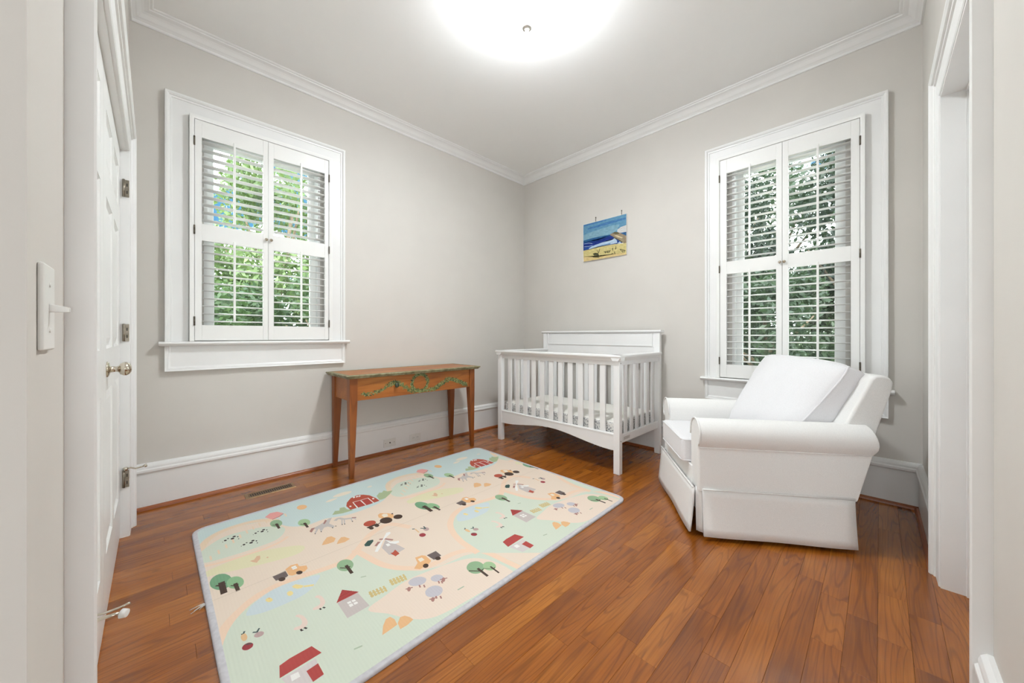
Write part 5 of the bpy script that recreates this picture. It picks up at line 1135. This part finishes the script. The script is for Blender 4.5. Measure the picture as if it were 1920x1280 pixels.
# ------------------------------------------------------------------ outside: ground, trees, hedge
M['bounce_ground'] = noisy(mat('pale_bounce_ground', rgb(196, 190, 176), .9), rgb(180, 174, 158), rgb(208, 202, 188), 2.2)  # unseen ground, coloured pale to bounce light up under the louvers
mb = MB(); mb.box(-14, 30, A + WT + .3, 34, -.75, -.65); mb.box(B + WT + .3, 30, -14, A + WT + .3, -.75, -.65); o = mb.build('ground', M['bounce_ground']); o['kind'] = 'structure'
def leafmat(name, c1, c2, tr):
    m = mat(name, c1, .45, spec=.4); noisy(m, c1, c2, 1.2, .3, .7); nt = m.node_tree; b = nt.nodes['Principled BSDF']; out = nt.nodes['Material Output']
    tl = N(nt, 'ShaderNodeBsdfTranslucent'); tl.inputs[0].default_value = tr; ms_ = N(nt, 'ShaderNodeMixShader'); ms_.inputs[0].default_value = .35
    nt.links.new(b.outputs[0], ms_.inputs[1]); nt.links.new(tl.outputs[0], ms_.inputs[2]); nt.links.new(ms_.outputs[0], out.inputs[0]); return m
LM = [leafmat('leaf_bright', rgb(78, 102, 68), rgb(124, 142, 98), rgb(112, 136, 70)), leafmat('leaf_dark', rgb(33, 50, 38), rgb(58, 72, 52), rgb(54, 74, 46)), leafmat('leaf_deep', rgb(26, 40, 36), rgb(48, 60, 46), rgb(46, 62, 40)), leafmat('leaf_shrub', rgb(46, 70, 50), rgb(84, 104, 70), rgb(80, 106, 56))]
BK = noisy(mat('tree_bark', rgb(88, 74, 60), .9), rgb(70, 58, 46), rgb(108, 94, 78), 9, bump=.5)
lm_cache = {}
def foliage(seed, nblob, nleaf, size, squash):
    key = (seed, nblob, nleaf, size, squash)
    if key in lm_cache: return lm_cache[key]
    r = random.Random(seed); blobs = []
    for i in range(nblob):
        a = r.uniform(0, 6.283); h = r.uniform(-1, 1); q = math.sqrt(max(0, 1 - h * h)) * r.uniform(.35, .85)
        blobs.append((Vector((q * math.cos(a), q * math.sin(a), h * squash)), r.uniform(.22, .40)))
    vs = []; fs = []
    for i in range(nleaf):
        c_, br = blobs[r.randrange(nblob)]
        d = Vector((r.gauss(0, 1), r.gauss(0, 1), r.gauss(0, 1))).normalized(); p = c_ + d * br * (r.random() ** .35)
        u = Vector((r.gauss(0, 1), r.gauss(0, 1), r.gauss(0, .6))).normalized(); w_ = u.cross(d + Vector((r.gauss(0, .5), r.gauss(0, .5), r.gauss(0, .5)))).normalized()
        s_ = size * r.uniform(.7, 1.3); k = len(vs)
        vs += [p - u * s_, p + w_ * s_ * .42, p + u * s_, p - w_ * s_ * .42]; fs.append((k, k + 1, k + 2, k + 3))
    me = bpy.data.meshes.new('foliage'); me.from_pydata([tuple(v) for v in vs], [], fs); lm_cache[key] = me; return me
def tree(x, y, z0, h, rad, seed, m, label, group, crown0=.35, nleaf=9000, leaf=.06, squash=1.0, name='broadleaf_tree'):
    t = empty(name, (x, y, z0), 0, label, 'tree', group); r = random.Random(seed)
    mb = MB(); tr = max(.05, rad * .06); top = h * .8
    pts = [(0, 0, 0), (.04 * h * r.uniform(-1, 1), .03 * h * r.uniform(-1, 1), top * .4), (.05 * h * r.uniform(-1, 1), .05 * h * r.uniform(-1, 1), top)]
    mb.tube(pts, [tr, tr * .75, tr * .35], 9); mb.build('trunk', BK, t)
    for i in range(5):
        a = i * 1.256 + r.uniform(-.3, .3); mb = MB(); b0 = Vector(pts[1]) * (1 - i * .12) + Vector(pts[2]) * (i * .12)
        mb.tube([b0, b0 + Vector((math.cos(a) * rad * .35, math.sin(a) * rad * .35, h * .10)), b0 + Vector((math.cos(a) * rad * .62, math.sin(a) * rad * .62, h * .24))], [tr * .45, tr * .3, tr * .15], 6); mb.build('branch', BK, t)
    me = foliage(seed % 3, 26, nleaf, leaf / rad, squash)
    me = me.copy() if me.materials and me.materials[0] != m else me
    if not me.materials: me.materials.append(m)
    else: me.materials[0] = m
    o = bpy.data.objects.new('foliage', me); C.objects.link(o); o.parent = t; o['kind'] = 'stuff'
    ch = h * (1 - crown0); o.location = (0, 0, h - ch / 2); o.scale = (rad, rad, ch / 2 / squash); o.rotation_euler = (0, 0, seed * 1.7)
    return t
GTA, GTB = 'trees outside the left window', 'trees outside the right window'
LA = 'leafy bright green tree outside the left window, '
G0 = -.65
tree(2.0, 9.2, G0, 5.4, 1.7, 1, LM[0], 'tall loose bright green tree filling the right half of the left window view', GTA, .12, 14000, .06)
tree(-.9, 11.0, G0, 3.9, 1.7, 2, LM[0], 'lower bright green tree under open sky in the left half of the left window view', GTA, .10, 12000, .06)
tree(.1, 7.0, G0, 2.5, 1.2, 4, LM[3], 'dark green bushy shrub low in the left leaf of the left window view', GTA, .05, 9000, .06)
tree(2.3, 7.0, G0, 2.7, 1.1, 5, LM[3], 'dark green bushy shrub low in the right leaf of the left window view', GTA, .05, 9000, .06)
tree(1.3, 8.0, G0, 2.4, 1.3, 20, LM[3], 'dark green bushy shrub in the middle of the left window view, behind the centre stiles', GTA, .0, 9000, .06)
tree(5.2, 10.5, G0, 6.0, 1.8, 7, LM[0], 'tall green tree at the right edge of the left window view', GTA, .15, 9000, .08)
tree(10.2, 2.9, G0, 5.8, 1.7, 8, LM[2], 'dense dark green tree nearest the right window, behind its left leaf', GTB, .05, 22000, .055)
tree(10.0, .1, G0, 5.8, 1.7, 10, LM[2], 'dense dark green tree behind the right leaf of the right window', GTB, .05, 22000, .055)
tree(7.4, 1.3, G0, 2.7, 1.2, 13, LM[1], 'green shrub low behind both leaves of the right window', GTB, .03, 8000, .055)
tree(13.5, 2.4, G0, 6.6, 2.4, 14, LM[1], 'taller tree farther back, straight out from the right window', GTB, .1, 9000, .09)
tree(13.0, 6.8, G0, 6.8, 2.2, 17, LM[1], 'taller tree farther back outside the right window, at the crib side of the view', GTB, .1, 9000, .09)

# clipped hedges at the far end of the garden
def hedge(x0, x1, y0, y1, h, label, group):
    t = empty('garden_hedge', ((x0 + x1) / 2, (y0 + y1) / 2, G0), 0, label, 'hedge'); r = random.Random(5); vs = []; fs = []; lx, ly = (x1 - x0) / 2, (y1 - y0) / 2
    for i in range(16000):
        p = Vector((r.uniform(-lx, lx), r.uniform(-ly, ly), h * r.random() ** .8 + r.gauss(0, .05))); u = Vector((r.gauss(0, 1), r.gauss(0, 1), r.gauss(0, .7))).normalized(); w_ = u.orthogonal().normalized(); w_ = (w_ + Vector((r.gauss(0, .5), r.gauss(0, .5), r.gauss(0, .5)))).normalized()
        s_ = r.uniform(.06, .12); k = len(vs); vs += [p - u * s_, p + w_ * s_ * .45, p + u * s_, p - w_ * s_ * .45]; fs.append((k, k + 1, k + 2, k + 3))
    me = bpy.data.meshes.new('foliage'); me.from_pydata([tuple(v) for v in vs], [], fs); me.materials.append(LM[1]); o = bpy.data.objects.new('foliage', me); C.objects.link(o); o.parent = t; o['kind'] = 'stuff'
    for i in range(7):
        a = -1 + 2 * (i + .5) / 7; mb = MB(); mb.tube([(lx * a if lx > ly else 0, ly * a if ly > lx else 0, 0), (lx * a if lx > ly else .05, ly * a if ly > lx else .05, h * .8)], [.04, .02], 6); mb.build('stem', BK, t)
hedge(-6, 9, 14, 14.9, 2.5, 'long low green hedge seen far off through the left window between the shrubs', GTA)
hedge(16.5, 17.4, -7, 10, 3.0, 'long low green hedge seen far off through the right window between the trees', GTB)
